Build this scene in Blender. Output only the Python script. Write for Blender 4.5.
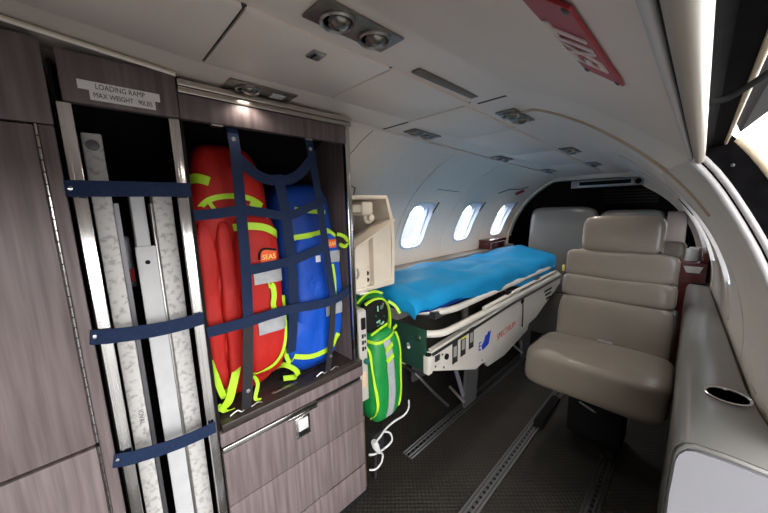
import bpy, bmesh, math, random
from mathutils import Vector, Matrix
random.seed(7)
for o in list(bpy.data.objects): bpy.data.objects.remove(o)
SC = bpy.context.scene
COL = SC.collection
R = math.radians

# ------------------------------------------------------------------ camera
cam_d = bpy.data.cameras.new('camera')
cam_d.sensor_width = 36.0
cam_d.lens = 36.0 * 305.0 / 768.0
cam_d.clip_start = 0.01
cam = bpy.data.objects.new('camera', cam_d); COL.objects.link(cam)
def cam_matrix(yaw, pitch, roll, loc):
    f = Vector((-math.sin(yaw)*math.cos(pitch), math.cos(yaw)*math.cos(pitch), -math.sin(pitch)))
    rt = Vector((math.cos(yaw), math.sin(yaw), 0)); dn = f.cross(rt)
    c, s = math.cos(roll), math.sin(roll)
    r2 = rt*c + dn*s; d2 = dn*c - rt*s
    m = Matrix((( r2.x, -d2.x, -f.x, loc[0]), (r2.y, -d2.y, -f.y, loc[1]), (r2.z, -d2.z, -f.z, loc[2]), (0, 0, 0, 1)))
    return m
cam.matrix_world = cam_matrix(R(46.0), R(9.15), R(1.46), (0, 0, 1.0))
SC.camera = cam

# ------------------------------------------------------------------ world, exposure
w = bpy.data.worlds.new('overcast_sky'); SC.world = w; w.use_nodes = True
bg = w.node_tree.nodes['Background']
bg.inputs[0].default_value = (1.0, 0.985, 0.965, 1)
bg.inputs[1].default_value = 7.6
SC.view_settings.view_transform = 'Standard'
SC.view_settings.look = 'None'
SC.view_settings.gamma = 1.0
SC.view_settings.use_curve_mapping = False
SC.view_settings.exposure = 0.08

# ------------------------------------------------------------------ materials
MATS = {}
def mat(name, col, rough=0.5, metal=0.0, col2=None, nscale=20.0, stretch=(1, 1, 1), bump=0.0, bscale=None, spec=0.5,
        detail=4.0, lo=0.35, hi=0.65, coat=0.0, sheen=0.0, bdist=0.004):
    if name in MATS: return MATS[name]
    m = bpy.data.materials.new(name); m.use_nodes = True
    nt = m.node_tree; b = nt.nodes['Principled BSDF']
    b.inputs['Base Color'].default_value = (*col, 1)
    b.inputs['Roughness'].default_value = rough
    b.inputs['Metallic'].default_value = metal
    b.inputs['Specular IOR Level'].default_value = spec
    b.inputs['Coat Weight'].default_value = coat
    b.inputs['Sheen Weight'].default_value = sheen
    if col2 or bump:
        tc = nt.nodes.new('ShaderNodeTexCoord'); mp = nt.nodes.new('ShaderNodeMapping')
        mp.inputs['Scale'].default_value = stretch
        nt.links.new(tc.outputs['Object'], mp.inputs[0])
        n = nt.nodes.new('ShaderNodeTexNoise'); n.inputs['Scale'].default_value = nscale; n.inputs['Detail'].default_value = detail
        nt.links.new(mp.outputs[0], n.inputs['Vector'])
        if col2:
            cr = nt.nodes.new('ShaderNodeValToRGB')
            cr.color_ramp.elements[0].position = lo; cr.color_ramp.elements[0].color = (*col, 1)
            cr.color_ramp.elements[1].position = hi; cr.color_ramp.elements[1].color = (*col2, 1)
            nt.links.new(n.outputs['Fac'], cr.inputs[0]); nt.links.new(cr.outputs[0], b.inputs['Base Color'])
        if bump:
            n2 = n
            if bscale:
                n2 = nt.nodes.new('ShaderNodeTexNoise'); n2.inputs['Scale'].default_value = bscale; n2.inputs['Detail'].default_value = detail
                nt.links.new(mp.outputs[0], n2.inputs['Vector'])
            bp = nt.nodes.new('ShaderNodeBump'); bp.inputs['Strength'].default_value = bump; bp.inputs['Distance'].default_value = bdist
            nt.links.new(n2.outputs['Fac'], bp.inputs['Height']); nt.links.new(bp.outputs[0], b.inputs['Normal'])
    MATS[name] = m
    return m

def carpet():
    m = bpy.data.materials.new('ribbed_carpet'); m.use_nodes = True; nt = m.node_tree; b = nt.nodes['Principled BSDF']
    tc = nt.nodes.new('ShaderNodeTexCoord')
    sp = nt.nodes.new('ShaderNodeSeparateXYZ'); nt.links.new(tc.outputs['Object'], sp.inputs[0])
    def math_(op, a, bb=None, v=None):
        n = nt.nodes.new('ShaderNodeMath'); n.operation = op; nt.links.new(a, n.inputs[0])
        if bb is not None: nt.links.new(bb, n.inputs[1])
        if v is not None: n.inputs[1].default_value = v
        return n.outputs[0]
    sx = math_('SINE', math_('MULTIPLY', sp.outputs[0], v=330)); sy = math_('SINE', math_('MULTIPLY', sp.outputs[1], v=330))
    pr = math_('MULTIPLY', sx, sy); pr = math_('ADD', math_('MULTIPLY', pr, v=0.5), v=0.5)
    nz = nt.nodes.new('ShaderNodeTexNoise'); nz.inputs['Scale'].default_value = 9; nz.inputs['Detail'].default_value = 5
    nt.links.new(tc.outputs['Object'], nz.inputs['Vector'])
    fac = math_('MULTIPLY', math_('POWER', pr, v=1.5), nz.outputs['Fac'])
    cr = nt.nodes.new('ShaderNodeValToRGB')
    cr.color_ramp.elements[0].position = 0.05; cr.color_ramp.elements[0].color = (0.007, 0.0065, 0.0065, 1)
    cr.color_ramp.elements[1].position = 0.6; cr.color_ramp.elements[1].color = (0.046, 0.037, 0.027, 1)
    nt.links.new(fac, cr.inputs[0]); nt.links.new(cr.outputs[0], b.inputs['Base Color'])
    bp = nt.nodes.new('ShaderNodeBump'); bp.inputs['Strength'].default_value = 0.6; bp.inputs['Distance'].default_value = 0.003
    nt.links.new(pr, bp.inputs['Height']); nt.links.new(bp.outputs[0], b.inputs['Normal'])
    b.inputs['Roughness'].default_value = 0.6
    return m

def glass():
    m = bpy.data.materials.new('window_acrylic'); m.use_nodes = True; nt = m.node_tree
    for n in list(nt.nodes):
        if n.type != 'OUTPUT_MATERIAL': nt.nodes.remove(n)
    out = [n for n in nt.nodes][0]
    t = nt.nodes.new('ShaderNodeBsdfTransparent'); t.inputs[0].default_value = (0.93, 0.96, 1, 1)
    g = nt.nodes.new('ShaderNodeBsdfGlossy'); g.inputs['Roughness'].default_value = 0.03
    mx = nt.nodes.new('ShaderNodeMixShader'); mx.inputs[0].default_value = 0.06
    nt.links.new(t.outputs[0], mx.inputs[1]); nt.links.new(g.outputs[0], mx.inputs[2]); nt.links.new(mx.outputs[0], out.inputs[0])
    return m

WOOD = mat('grey_brown_wood', (0.098, 0.074, 0.076), 0.40, spec=0.28, col2=(0.195, 0.157, 0.160), nscale=10, stretch=(9, 9, 0.45), bump=0.04, detail=7, lo=0.28, hi=0.74)
WOODDK = mat('dark_wood_counter', (0.022, 0.017, 0.015), 0.25, col2=(0.040, 0.031, 0.027), nscale=8, stretch=(5, 0.7, 5), detail=6, lo=0.3, hi=0.7)
CHERRY = mat('cherry_veneer', (0.060, 0.008, 0.010), 0.2, col2=(0.10, 0.014, 0.016), nscale=10, stretch=(1, 1, 5), coat=0.3)
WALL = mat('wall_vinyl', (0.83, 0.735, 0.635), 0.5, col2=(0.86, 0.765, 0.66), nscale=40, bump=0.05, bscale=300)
WALLR = mat('shaded_wall_vinyl', (0.62, 0.57, 0.515), 0.5, col2=(0.65, 0.60, 0.545), nscale=40, bump=0.05, bscale=300)  # darker, greyer copy of the wall vinyl: right side's weaker light put into the colour
CEIL = mat('ceiling_vinyl', (0.80, 0.715, 0.645), 0.42, col2=(0.83, 0.745, 0.675), nscale=5, bump=0.03, bscale=250)
CEILP = mat('ceiling_panel_vinyl', (0.82, 0.735, 0.665), 0.38, col2=(0.84, 0.755, 0.685), nscale=4, bump=0.03, bscale=250)
TANTRIM = mat('tan_trim', (0.50, 0.41, 0.29), 0.4)
SEAM = mat('seam_shadow_gap', (0.05, 0.045, 0.04), 0.8)
BLACK = mat('matt_black', (0.008, 0.008, 0.0085), 0.75, spec=0.15)
JAMB = mat('door_jamb_black', (0.0045, 0.0042, 0.005), 0.75, col2=(0.007, 0.0065, 0.0075), nscale=60, spec=0.02)
CHROME = mat('polished_aluminium', (0.80, 0.79, 0.78), 0.16, 1.0, col2=(0.66, 0.65, 0.64), nscale=14, stretch=(3, 3, 0.5))
BRUSH = mat('brushed_nickel', (0.55, 0.50, 0.44), 0.32, 1.0)
STEEL = mat('satin_steel', (0.50, 0.49, 0.48), 0.35, 1.0)
DKSTEEL = mat('dark_steel', (0.12, 0.12, 0.13), 0.4, 0.8)
RAMP = mat('scuffed_white_ramp', (0.30, 0.29, 0.28), 0.5, col2=(0.47, 0.46, 0.455), nscale=95, detail=10, lo=0.36, hi=0.50, bump=0.08)
RAMPW = mat('white_ramp_paint', (0.43, 0.435, 0.45), 0.45, col2=(0.47, 0.475, 0.49), nscale=30)
NAVY = mat('navy_webbing', (0.006, 0.016, 0.050), 0.75, col2=(0.010, 0.023, 0.068), nscale=60, stretch=(4, 4, 4), bump=0.3, bscale=400, spec=0.25)
BLKWEB = mat('black_webbing', (0.012, 0.012, 0.015), 0.7, bump=0.2, nscale=300)
RED = mat('red_nylon', (0.42, 0.015, 0.011), 0.55, spec=0.25, col2=(0.32, 0.010, 0.008), nscale=12, bump=0.9, bscale=17, bdist=0.012, stretch=(1, 1, 0.55))
BLUE = mat('blue_nylon', (0.003, 0.070, 0.46), 0.5, spec=0.3, col2=(0.002, 0.052, 0.36), nscale=12, bump=0.9, bscale=17, bdist=0.012, stretch=(1, 1, 0.7))
BLUEDK = mat('deep_blue_nylon', (0.003, 0.036, 0.24), 0.5, spec=0.3, bump=0.4, nscale=26)
GREEN = mat('green_nylon', (0.006, 0.23, 0.042), 0.45, col2=(0.005, 0.18, 0.032), nscale=12, bump=0.7, bscale=17, bdist=0.008)
GREENDK = mat('dark_green_lining', (0.010, 0.075, 0.04), 0.6)
LIME = mat('lime_webbing', (0.40, 0.66, 0.02), 0.55, bump=0.2, nscale=250)
REFL = mat('silver_reflective_tape', (0.30, 0.31, 0.33), 0.45, col2=(0.36, 0.37, 0.39), nscale=60)
ORANGE = mat('orange_patch', (0.75, 0.10, 0.02), 0.6)
YELLOW = mat('yellow_thread', (0.95, 0.72, 0.22), 0.6)
CREAM = mat('cream_plastic', (0.62, 0.55, 0.45), 0.45, col2=(0.66, 0.59, 0.49), nscale=20)
CREAMTUBE = mat('cream_powder_coat', (0.66, 0.63, 0.57), 0.35)
WHITEPNL = mat('white_side_panel', (0.60, 0.57, 0.52), 0.4, col2=(0.64, 0.61, 0.56), nscale=14)
WHITE = mat('white_plastic', (0.55, 0.55, 0.56), 0.4)
SEALW = mat('white_rubber_seal', (0.50, 0.49, 0.50), 0.4)
SEALC = mat('cream_rubber_seal', (0.40, 0.36, 0.30), 0.4)
LEATHER = mat('taupe_leather', (0.200, 0.170, 0.140), 0.30, col2=(0.220, 0.188, 0.156), nscale=7, bump=0.5, bscale=10, bdist=0.007, coat=0.05)
LEATHERG = mat('grey_leather', (0.150, 0.148, 0.142), 0.30, col2=(0.165, 0.162, 0.155), nscale=7, bump=0.18, bscale=14)
PIPING = mat('pale_piping', (0.60, 0.58, 0.54), 0.45)
SHEET = mat('blue_sheet', (0.003, 0.215, 0.47), 0.65, spec=0.2, col2=(0.005, 0.24, 0.52), nscale=8, bump=0.3, bscale=22)
GREYBOX = mat('grey_equipment_case', (0.36, 0.34, 0.33), 0.45)
SILLG = mat('grey_ledge', (0.26, 0.24, 0.22), 0.6)
INK = mat('black_ink', (0.02, 0.02, 0.02), 0.6)
LABELP = mat('label_paper', (0.78, 0.75, 0.75), 0.55)
SIGNRED = mat('sign_red', (0.36, 0.018, 0.03), 0.5)
SIGNW = mat('sign_white', (0.72, 0.60, 0.58), 0.5)
LOGOBLUE = mat('logo_blue', (0.01, 0.06, 0.55), 0.5)
LOGORED = mat('logo_red', (0.60, 0.07, 0.03), 0.5)
TEALPL = mat('teal_plate', (0.035, 0.10, 0.075), 0.25, metal=0.5)
CLOTHB = mat('dark_teal_cloth', (0.01, 0.05, 0.09), 0.7)
CONC = mat('apron_asphalt', (0.09, 0.09, 0.09), 0.9, col2=(0.07, 0.07, 0.07), nscale=3)
LENS = mat('lamp_lens', (0.26, 0.24, 0.22), 0.18, 0.7)
BRONZE = mat('bronze_hinge', (0.42, 0.33, 0.2), 0.35, 1.0)
CARPET = carpet()
GLASS = glass()

# ------------------------------------------------------------------ mesh helpers
def new_obj(name, me, parent=None, smooth=True):
    o = bpy.data.objects.new(name, me); COL.objects.link(o)
    if parent is not None: o.parent = parent
    if smooth and len(me.polygons):
        me.polygons.foreach_set('use_smooth', [True]*len(me.polygons))
        me.set_sharp_from_angle(angle=R(38))
    return o

def world_of(p):
    v = Vector((0, 0, 0))
    while p is not None:
        v += p.location; p = p.parent
    return v

class MB:
    """collects simple shapes (world coordinates) for ONE mesh object"""
    def __init__(s): s.v = []; s.f = []; s.m = []; s.mi = 0
    def add(s, vs, fs):
        n = len(s.v); s.v += [tuple(v) for v in vs]; s.f += [tuple(i+n for i in f) for f in fs]; s.m += [s.mi]*len(fs); return s
    def bm(s, bm):
        bm.verts.index_update()
        return s.add([v.co[:] for v in bm.verts], [[v.index for v in f.verts] for f in bm.faces])
    def box(s, x0, x1, y0, y1, z0, z1, bev=0.0, seg=2, mtx=None):
        b = bmesh.new(); bmesh.ops.create_cube(b, size=1)
        for v in b.verts: v.co = Vector(((x0+x1)/2+v.co.x*(x1-x0), (y0+y1)/2+v.co.y*(y1-y0), (z0+z1)/2+v.co.z*(z1-z0)))
        if bev: bmesh.ops.bevel(b, geom=b.edges[:], offset=bev, segments=seg, profile=0.5, affect='EDGES')
        if mtx: bmesh.ops.transform(b, matrix=mtx, verts=b.verts[:])
        s.bm(b); b.free(); return s
    def tube(s, path, r, n=10, cap=True, closed=False):
        P = [Vector(p) for p in path]; N = len(P); vs = []; fs = []
        up = None
        for i in range(N):
            if closed: t = P[(i+1) % N]-P[i-1]
            else: t = (P[min(i+1, N-1)]-P[max(i-1, 0)])
            t.normalize()
            if up is None: up = Vector((0, 0, 1)) if abs(t.z) < 0.9 else Vector((1, 0, 0))
            u = t.cross(up)
            if u.length < 1e-6: u = t.cross(Vector((1, 0.3, 0)))
            u.normalize(); q = u.cross(t).normalized(); up = q
            rr = r[i] if isinstance(r, (list, tuple)) else r
            for k in range(n):
                a = 2*math.pi*k/n; vs.append(P[i]+(u*math.cos(a)+q*math.sin(a))*rr)
        M = N if closed else N-1
        for i in range(M):
            j = (i+1) % N
            for k in range(n): fs.append((i*n+k, i*n+(k+1) % n, j*n+(k+1) % n, j*n+k))
        if cap and not closed: fs.append(tuple(range(n-1, -1, -1))); fs.append(tuple((N-1)*n+k for k in range(n)))
        return s.add(vs, fs)
    def ribbon(s, path, wd, w, th=0.002):
        """flat webbing along path; wd = width direction (vector or list)"""
        P = [Vector(p) for p in path]; N = len(P); vs = []; fs = []
        for i in range(N):
            t = (P[min(i+1, N-1)]-P[max(i-1, 0)]).normalized()
            W = Vector(wd[i] if isinstance(wd[0], (list, tuple, Vector)) else wd); W = (W - t*W.dot(t)).normalized()
            nn = t.cross(W).normalized()
            ww = w[i] if isinstance(w, (list, tuple)) else w
            for a, b_ in ((-1, -1), (1, -1), (1, 1), (-1, 1)): vs.append(P[i]+W*(a*ww/2)+nn*(b_*th/2))
        for i in range(N-1):
            for k in range(4): fs.append((i*4+k, i*4+(k+1) % 4, i*4+4+(k+1) % 4, i*4+4+k))
        fs.append((3, 2, 1, 0)); fs.append(tuple((N-1)*4+k for k in range(4)))
        return s.add(vs, fs)
    def prism(s, poly, axis, a, b):
        """polygon in the plane normal to axis, extruded a..b ; poly coords in the remaining axes order"""
        def P(p, t):
            return {'x': (t, p[0], p[1]), 'y': (p[0], t, p[1]), 'z': (p[0], p[1], t)}[axis]
        n = len(poly); vs = [P(p, a) for p in poly]+[P(p, b) for p in poly]
        fs = [tuple(range(n-1, -1, -1)), tuple(range(n, 2*n))]+[(i, (i+1) % n, n+(i+1) % n, n+i) for i in range(n)]
        return s.add(vs, fs)
    def lathe(s, prof, c, axis=(0, 0, 1), n=20):
        ax = Vector(axis).normalized(); u = ax.orthogonal().normalized(); q = ax.cross(u); vs = []; fs = []
        for r, t in prof:
            for k in range(n):
                a = 2*math.pi*k/n; vs.append(Vector(c)+ax*t+(u*math.cos(a)+q*math.sin(a))*r)
        for i in range(len(prof)-1):
            for k in range(n): fs.append((i*n+k, i*n+(k+1) % n, (i+1)*n+(k+1) % n, (i+1)*n+k))
        if prof[0][0] > 1e-5: fs.append(tuple(range(n-1, -1, -1)))
        if prof[-1][0] > 1e-5: fs.append(tuple((len(prof)-1)*n+k for k in range(n)))
        return s.add(vs, fs)
    def puff(s, c, h, n=6.0, res=10, wob=0.0, seed=0, rot=None):
        b = bmesh.new(); bmesh.ops.create_cube(b, size=2); bmesh.ops.subdivide_edges(b, edges=b.edges[:], cuts=res, use_grid_fill=True)
        for v in b.verts:
            d = v.co.copy()
            k = (abs(d.x)**n+abs(d.y)**n+abs(d.z)**n)**(1.0/n); d /= k
            p = Vector((d.x*h[0], d.y*h[1], d.z*h[2]))
            if wob:
                q = p*14+Vector((seed, seed*1.7, 0))
                p += d.normalized()*wob*(math.sin(q.x*1.3+q.z)*math.cos(q.y*1.1-q.z*1.7)+0.5*math.sin(q.z*3.1+q.y*2.3))
            if rot: p = rot @ p
            v.co = p+Vector(c)
        s.bm(b); b.free(); return s
    def build(s, name, mats, parent=None, smooth=True, local=False):
        off = Vector((0, 0, 0)) if local else world_of(parent)
        me = bpy.data.meshes.new(name)
        me.from_pydata([(v[0]-off.x, v[1]-off.y, v[2]-off.z) for v in s.v], [], s.f)
        if not isinstance(mats, (list, tuple)): mats = [mats]
        for m in mats: me.materials.append(m)
        if len(mats) > 1: me.polygons.foreach_set('material_index', s.m)
        b = bmesh.new(); b.from_mesh(me); bmesh.ops.recalc_face_normals(b, faces=b.faces[:]); b.to_mesh(me); b.free()
        me.update()
        return new_obj(name, me, parent, smooth)

def tag(o, label, cat, group=None):
    o['label'] = label; o['category'] = cat
    if group: o['group'] = group
    return o
def thing(name, loc, label, cat, group=None):
    o = bpy.data.objects.new(name, None); COL.objects.link(o); o.location = loc; o.empty_display_size = 0.05
    return tag(o, label, cat, group)
def struct(o): o['kind'] = 'structure'; return o
def copy_tree(o, parent=None):
    c = o.copy(); COL.objects.link(c)
    if parent is not None: c.parent = parent
    for ch in list(o.children): copy_tree(ch, c)
    return c
def text_mesh(name, s, size, m, parent, origin, xdir, ydir, th=0.0006, align='CENTER', sx=1.0, bold=0.0):
    """flat lettering: origin = centre, xdir = reading direction, ydir = letter up"""
    cu = bpy.data.curves.new(name, 'FONT'); cu.body = s; cu.size = size; cu.align_x = align; cu.align_y = 'CENTER'; cu.extrude = th/2; cu.offset = size*bold
    cu.resolution_u = 3
    t = bpy.data.objects.new(name, cu); COL.objects.link(t)
    dg = bpy.context.evaluated_depsgraph_get(); dg.update()
    me = bpy.data.meshes.new_from_object(t.evaluated_get(dg)); me.name = name
    bpy.data.objects.remove(t); bpy.data.curves.remove(cu)
    X = Vector(xdir).normalized(); Y = (Vector(ydir)-X*Vector(ydir).dot(X)).normalized(); Z = X.cross(Y)
    o0 = Vector(origin)-world_of(parent)
    for v in me.vertices: v.co = o0+X*v.co.x*sx+Y*v.co.y+Z*v.co.z
    me.materials.clear(); me.materials.append(m)
    o = bpy.data.objects.new(name, me); COL.objects.link(o); o.parent = parent
    return o
def spline(pts, n=8):
    P = [Vector(p) for p in pts]; out = []
    for i in range(len(P)-1):
        p0 = P[max(i-1, 0)]; p1 = P[i]; p2 = P[i+1]; p3 = P[min(i+2, len(P)-1)]
        for k in range(n):
            t = k/n
            out.append(0.5*((2*p1)+(p2-p0)*t+(2*p0-5*p1+4*p2-p3)*t*t+(3*p1-p0-3*p2+p3)*t**3))
    out.append(P[-1]); return out

# ------------------------------------------------------------------ the cabin shell
CX, CZ = -0.55, 0.60
def RL(y): return 0.695-0.025*max(0.0, y-0.75)+0.15*min(0.37, max(0.0, 0.17-y))
def RR(y):
    if y <= 0.74: return 0.695
    if y <= 0.95: return 0.695-0.03*(y-0.74)/0.21
    return 0.665-0.042*(y-0.95)
def zf(y): return 1.26-0.03*max(0.0, y-0.6)+0.10*min(0.37, max(0.0, 0.17-y))
def bump_r(y, phi):
    k = 1.0 if y <= 0.742 else max(0.0, 1-(y-0.742)/0.2)
    return 0.0105*k*math.exp(-((phi-41.0)/7.5)**2)-0.008*k*math.exp(-((phi-16.0)/10.0)**2)
def sec(y, phi, off=0.0, clip=True):
    c, s = math.cos(R(phi)), math.sin(R(phi))
    wgt = min(1.0, max(0.0, c)/0.75); wgt = wgt*wgt*(3-2*wgt)
    r = RL(y)*(1-wgt)+RR(y)*wgt+bump_r(y, phi)+off
    z = CZ+r*s
    if clip: z = min(z, zf(y)+off)
    return CX+r*c, z
def frange(a, b, st):
    n = max(1, int(round(abs(b-a)/st))); return [a+(b-a)*i/n for i in range(n+1)]
def phi_of(y, z, right=False):
    if not right: return 180-math.degrees(math.asin(max(-1, min(1, (z-CZ)/RL(y)))))
    p = 40.0
    for _ in range(15): p = math.degrees(math.asin(max(-1, min(1, (z-CZ)/(RR(y)+bump_r(y, p))))))
    return p
T = 0.048
def loft(mb, ys, curve, rims=(0, 0)):
    """curve(y) -> list of (inner(x,z), outer(x,z)); material 0 inside/outside, 1 on rims"""
    rows_i = []; rows_o = []
    for y in ys:
        c = curve(y); rows_i.append([(p[0][0], y, p[0][1]) for p in c]); rows_o.append([(p[1][0], y, p[1][1]) for p in c])
    n = len(rows_i[0]); N = len(ys)
    vs = [p for r in rows_i for p in r]+[p for r in rows_o for p in r]; o = n*N
    mb.mi = 0
    n0 = len(mb.v)
    mb.v += vs
    def F(f, m): mb.f.append(tuple(i+n0 for i in f)); mb.m.append(m)
    for i in range(N-1):
        for k in range(n-1):
            F((i*n+k, i*n+k+1, (i+1)*n+k+1, (i+1)*n+k), 0); F((o+i*n+k, o+i*n+k+1, o+(i+1)*n+k+1, o+(i+1)*n+k), 0)
        F((i*n, (i+1)*n, o+(i+1)*n, o+i*n), 1); F((i*n+n-1, (i+1)*n+n-1, o+(i+1)*n+n-1, o+i*n+n-1), 1)
    for k in range(n-1):
        F((k, k+1, o+k+1, o+k), 1); F(((N-1)*n+k, (N-1)*n+k+1, o+(N-1)*n+k+1, o+(N-1)*n+k), 1)
    return mb
def arc_curve(p0, p1, steps=24):
    def c(y):
        a = p0(y) if callable(p0) else p0; b = p1(y) if callable(p1) else p1
        return [(sec(y, a+(b-a)*k/steps), sec(y, a+(b-a)*k/steps, T)) for k in range(steps+1)]
    return c
YF, YD0, YD1, YA = -0.75, -0.52, 0.742, 2.72
DZ = 1.0655                                             # top edge of the door opening
# ceiling: from the left crease over the top to the door header / right shoulder
def left_crease(y): return 180-math.degrees(math.asin((zf(y)-CZ)/RL(y)))
m = MB(); loft(m, frange(YF, YD1, 0.1), arc_curve(left_crease, lambda y: phi_of(y, DZ, True), 48)); 
loft(m, frange(YD1, YA, 0.12), arc_curve(left_crease, lambda y: phi_of(y, DZ-0.02*(y-YD1), True), 48))
ceiling = struct(m.build('ceiling', [CEIL, JAMB]))
# right wall aft of the door (its front rim is the black door jamb) and ahead of the door
def rw(y): return phi_of(y, DZ-0.02*max(0, y-YD1), True)
def right_curve(y):
    c = arc_curve(rw, 0.0, 20)(y)
    x0 = c[-1][0][0]; x1 = c[-1][1][0]
    for z in (0.45, 0.3, 0.15, 0.0): c.append(((x0, z), (x1, z)))
    return c
ZR = 0.60
def rx(y, z, off=0.0):
    if z <= CZ: return CX+RR(y)+off
    ph = 20.0
    for _ in range(12):
        c = max(0.0, math.cos(R(ph))); wg = min(1.0, c/0.75); wg = wg*wg*(3-2*wg); r = RL(y)*(1-wg)+RR(y)*wg+bump_r(y, ph)
        ph = math.degrees(math.asin(max(-1, min(1, (z-CZ)/r))))
    return CX+(r+off)*math.cos(R(ph))
def rtop(y): return DZ-0.02*max(0, y-YD1)
m = MB(); loft(m, [YD1]+frange(0.95, YA, 0.12), lambda y: [((rx(y, z), z), (rx(y, z, T), z)) for z in (0, 0.2, 0.4, ZR)])
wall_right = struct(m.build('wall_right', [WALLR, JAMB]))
m = MB(); loft(m, frange(YF, YD0, 0.1), right_curve)
wfr = m.build('door_surround', [WALL, JAMB], wall_right)
m = MB(); m.box(CX+0.695, CX+0.695+T, YD0, YD1, -0.05, 0.0); m.build('door_sill', JAMB, wall_right)
# left wall: lower wall, upper panels with window openings, backing strips behind the joints
def lx(y, z, off=0.0):
    r = RL(y)+off; dz = max(0.0, z-CZ)
    return CX-math.sqrt(max(0.0004, r*r-dz*dz))
ZL = 0.655
m = MB(); loft(m, frange(YF, YA, 0.15), lambda y: [((lx(y, z), z), (lx(y, z, T), z)) for z in (0, 0.2, 0.4, 0.6, ZL)])
PB = [YF, 0.722, 1.245, 1.70, 2.185, YA]
for yb in PB[1:-1]:
    vs = []; fs = []
    zs = frange(ZL, zf(yb)-0.006, 0.04)
    for z in zs:
        for dy, off in ((-0.015, 0.006), (0.015, 0.006), (0.015, 0.02), (-0.015, 0.02)): vs.append((lx(yb, z, off), yb+dy, min(z, zf(yb)-0.004)))
    for i in range(len(zs)-1):
        for k in range(4): fs.append((i*4+k, i*4+(k+1) % 4, i*4+4+(k+1) % 4, i*4+4+k))
    m.mi = 1; m.add(vs, fs)
wall_left = struct(m.build('wall_left', [WALL, SEAM]))
WINS = {2: (1.395, 0.885), 3: (1.925, 0.882), 4: (2.435, 0.880)}
WH, WW, WR = 0.133, 0.108, 0.06
def rrect(hw, hh, r, n=48):
    out = []
    for k in range(n):
        a = 2*math.pi*k/n; c, s = math.cos(a), math.sin(a)
        e = 4.0
        q = (abs(c)**e+abs(s)**e)**(-1/e); out.append((c*q*hw, s*q*hh))
    return out
def panel(win, y0, y1, X, zlo, ztop, parent, rim, W=None):
    W = W or WALL
    y0 += 0.0015; y1 -= 0.0015
    m = MB()
    if win is None:
        loft(m, frange(y0, y1, 0.07), lambda y: [((X(y, z), z), (X(y, z, T), z)) for z in [zlo+(ztop(y)-zlo)*k/20 for k in range(21)]])
        return m.build('wall_panel', [W, rim], parent)
    wy, wz = win
    def outer(dy, dz):
        t = 1e9
        if dy > 1e-6: t = min(t, (y1-wy)/dy)
        if dy < -1e-6: t = min(t, (y0-wy)/dy)
        if dz > 1e-6: t = min(t, (ztop(wy)+0.014-wz)/dz)
        if dz < -1e-6: t = min(t, (zlo-wz)/dz)
        return wy+dy*t, wz+dz*t
    angs = sorted([math.atan2(h[1], h[0]) for h in rrect(WW, WH, WR)]+[math.atan2(zz-wz, yy-wy) for yy in (y0, y1) for zz in (zlo, ztop(wy)+0.014)])
    def hole_at(a):
        c, s = math.cos(a), math.sin(a); q = (abs(c/WW)**4+abs(s/WH)**4)**(-0.25); return c*q, s*q
    n = len(angs); S = 9; vs = []; fs = []
    for off in (0.0, T):
        for a in angs:
            h = hole_at(a); oy, oz = outer(math.cos(a), math.sin(a))
            for k in range(S+1):
                t = k/S; y = wy+h[0]+(oy-wy-h[0])*t; z = wz+h[1]+(oz-wz-h[1])*t
                z = min(z, ztop(y)); vs.append((X(y, z, off), y, z))
    o = n*(S+1)
    for i2 in range(n):
        j = (i2+1) % n
        for k in range(S):
            fs.append((i2*(S+1)+k, j*(S+1)+k, j*(S+1)+k+1, i2*(S+1)+k+1))
            fs.append((o+i2*(S+1)+k, o+j*(S+1)+k, o+j*(S+1)+k+1, o+i2*(S+1)+k+1))
        fs.append((i2*(S+1), j*(S+1), o+j*(S+1), o+i2*(S+1))); fs.append((i2*(S+1)+S, j*(S+1)+S, o+j*(S+1)+S, o+i2*(S+1)+S))
    m.add(vs, fs)
    return m.build('wall_panel', W, parent)
for i in range(5): panel(WINS.get(i), PB[i], PB[i+1], lx, ZL, zf, wall_left, SEAM)
WINR = [None, (1.40, 0.872), (1.92, 0.868), (2.44, 0.864)]
PR = [YD1-0.0015, 1.14, 1.66, 2.18, YA]
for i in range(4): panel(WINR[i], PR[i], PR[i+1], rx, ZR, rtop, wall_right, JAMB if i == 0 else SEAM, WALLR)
for yb in PR[1:-1]:
    m = MB(); vs = []; fs = []; zs = frange(ZR, rtop(yb)-0.002, 0.04)
    for z in zs:
        for dy, off in ((-0.015, 0.006), (0.015, 0.006), (0.015, 0.02), (-0.015, 0.02)): vs.append((rx(yb, z, off), yb+dy, z))
    for i in range(len(zs)-1):
        for k in range(4): fs.append((i*4+k, i*4+(k+1) % 4, i*4+4+(k+1) % 4, i*4+4+k))
    m.add(vs, fs); m.build('joint_backing', SEAM, wall_right)
# small relief panel outline on the wall behind the console, wire and tag on the last panel
def wpt(y, z, off=-0.003): return (lx(y, z, off), y, z)
m = MB(); m.tube([wpt(0.60, 1.10), wpt(0.80, 1.098), wpt(0.845, 1.085), wpt(0.855, 1.05), wpt(0.83, 0.96)], 0.0018, 6); m.build('access_panel_seam', SEAM, wall_left)
m = MB(); m.tube(spline([wpt(1.40, 1.09), wpt(1.50, 1.085), wpt(1.62, 1.08)], 4), 0.0015, 6); m.build('access_panel_seam', SEAM, wall_left)
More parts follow.
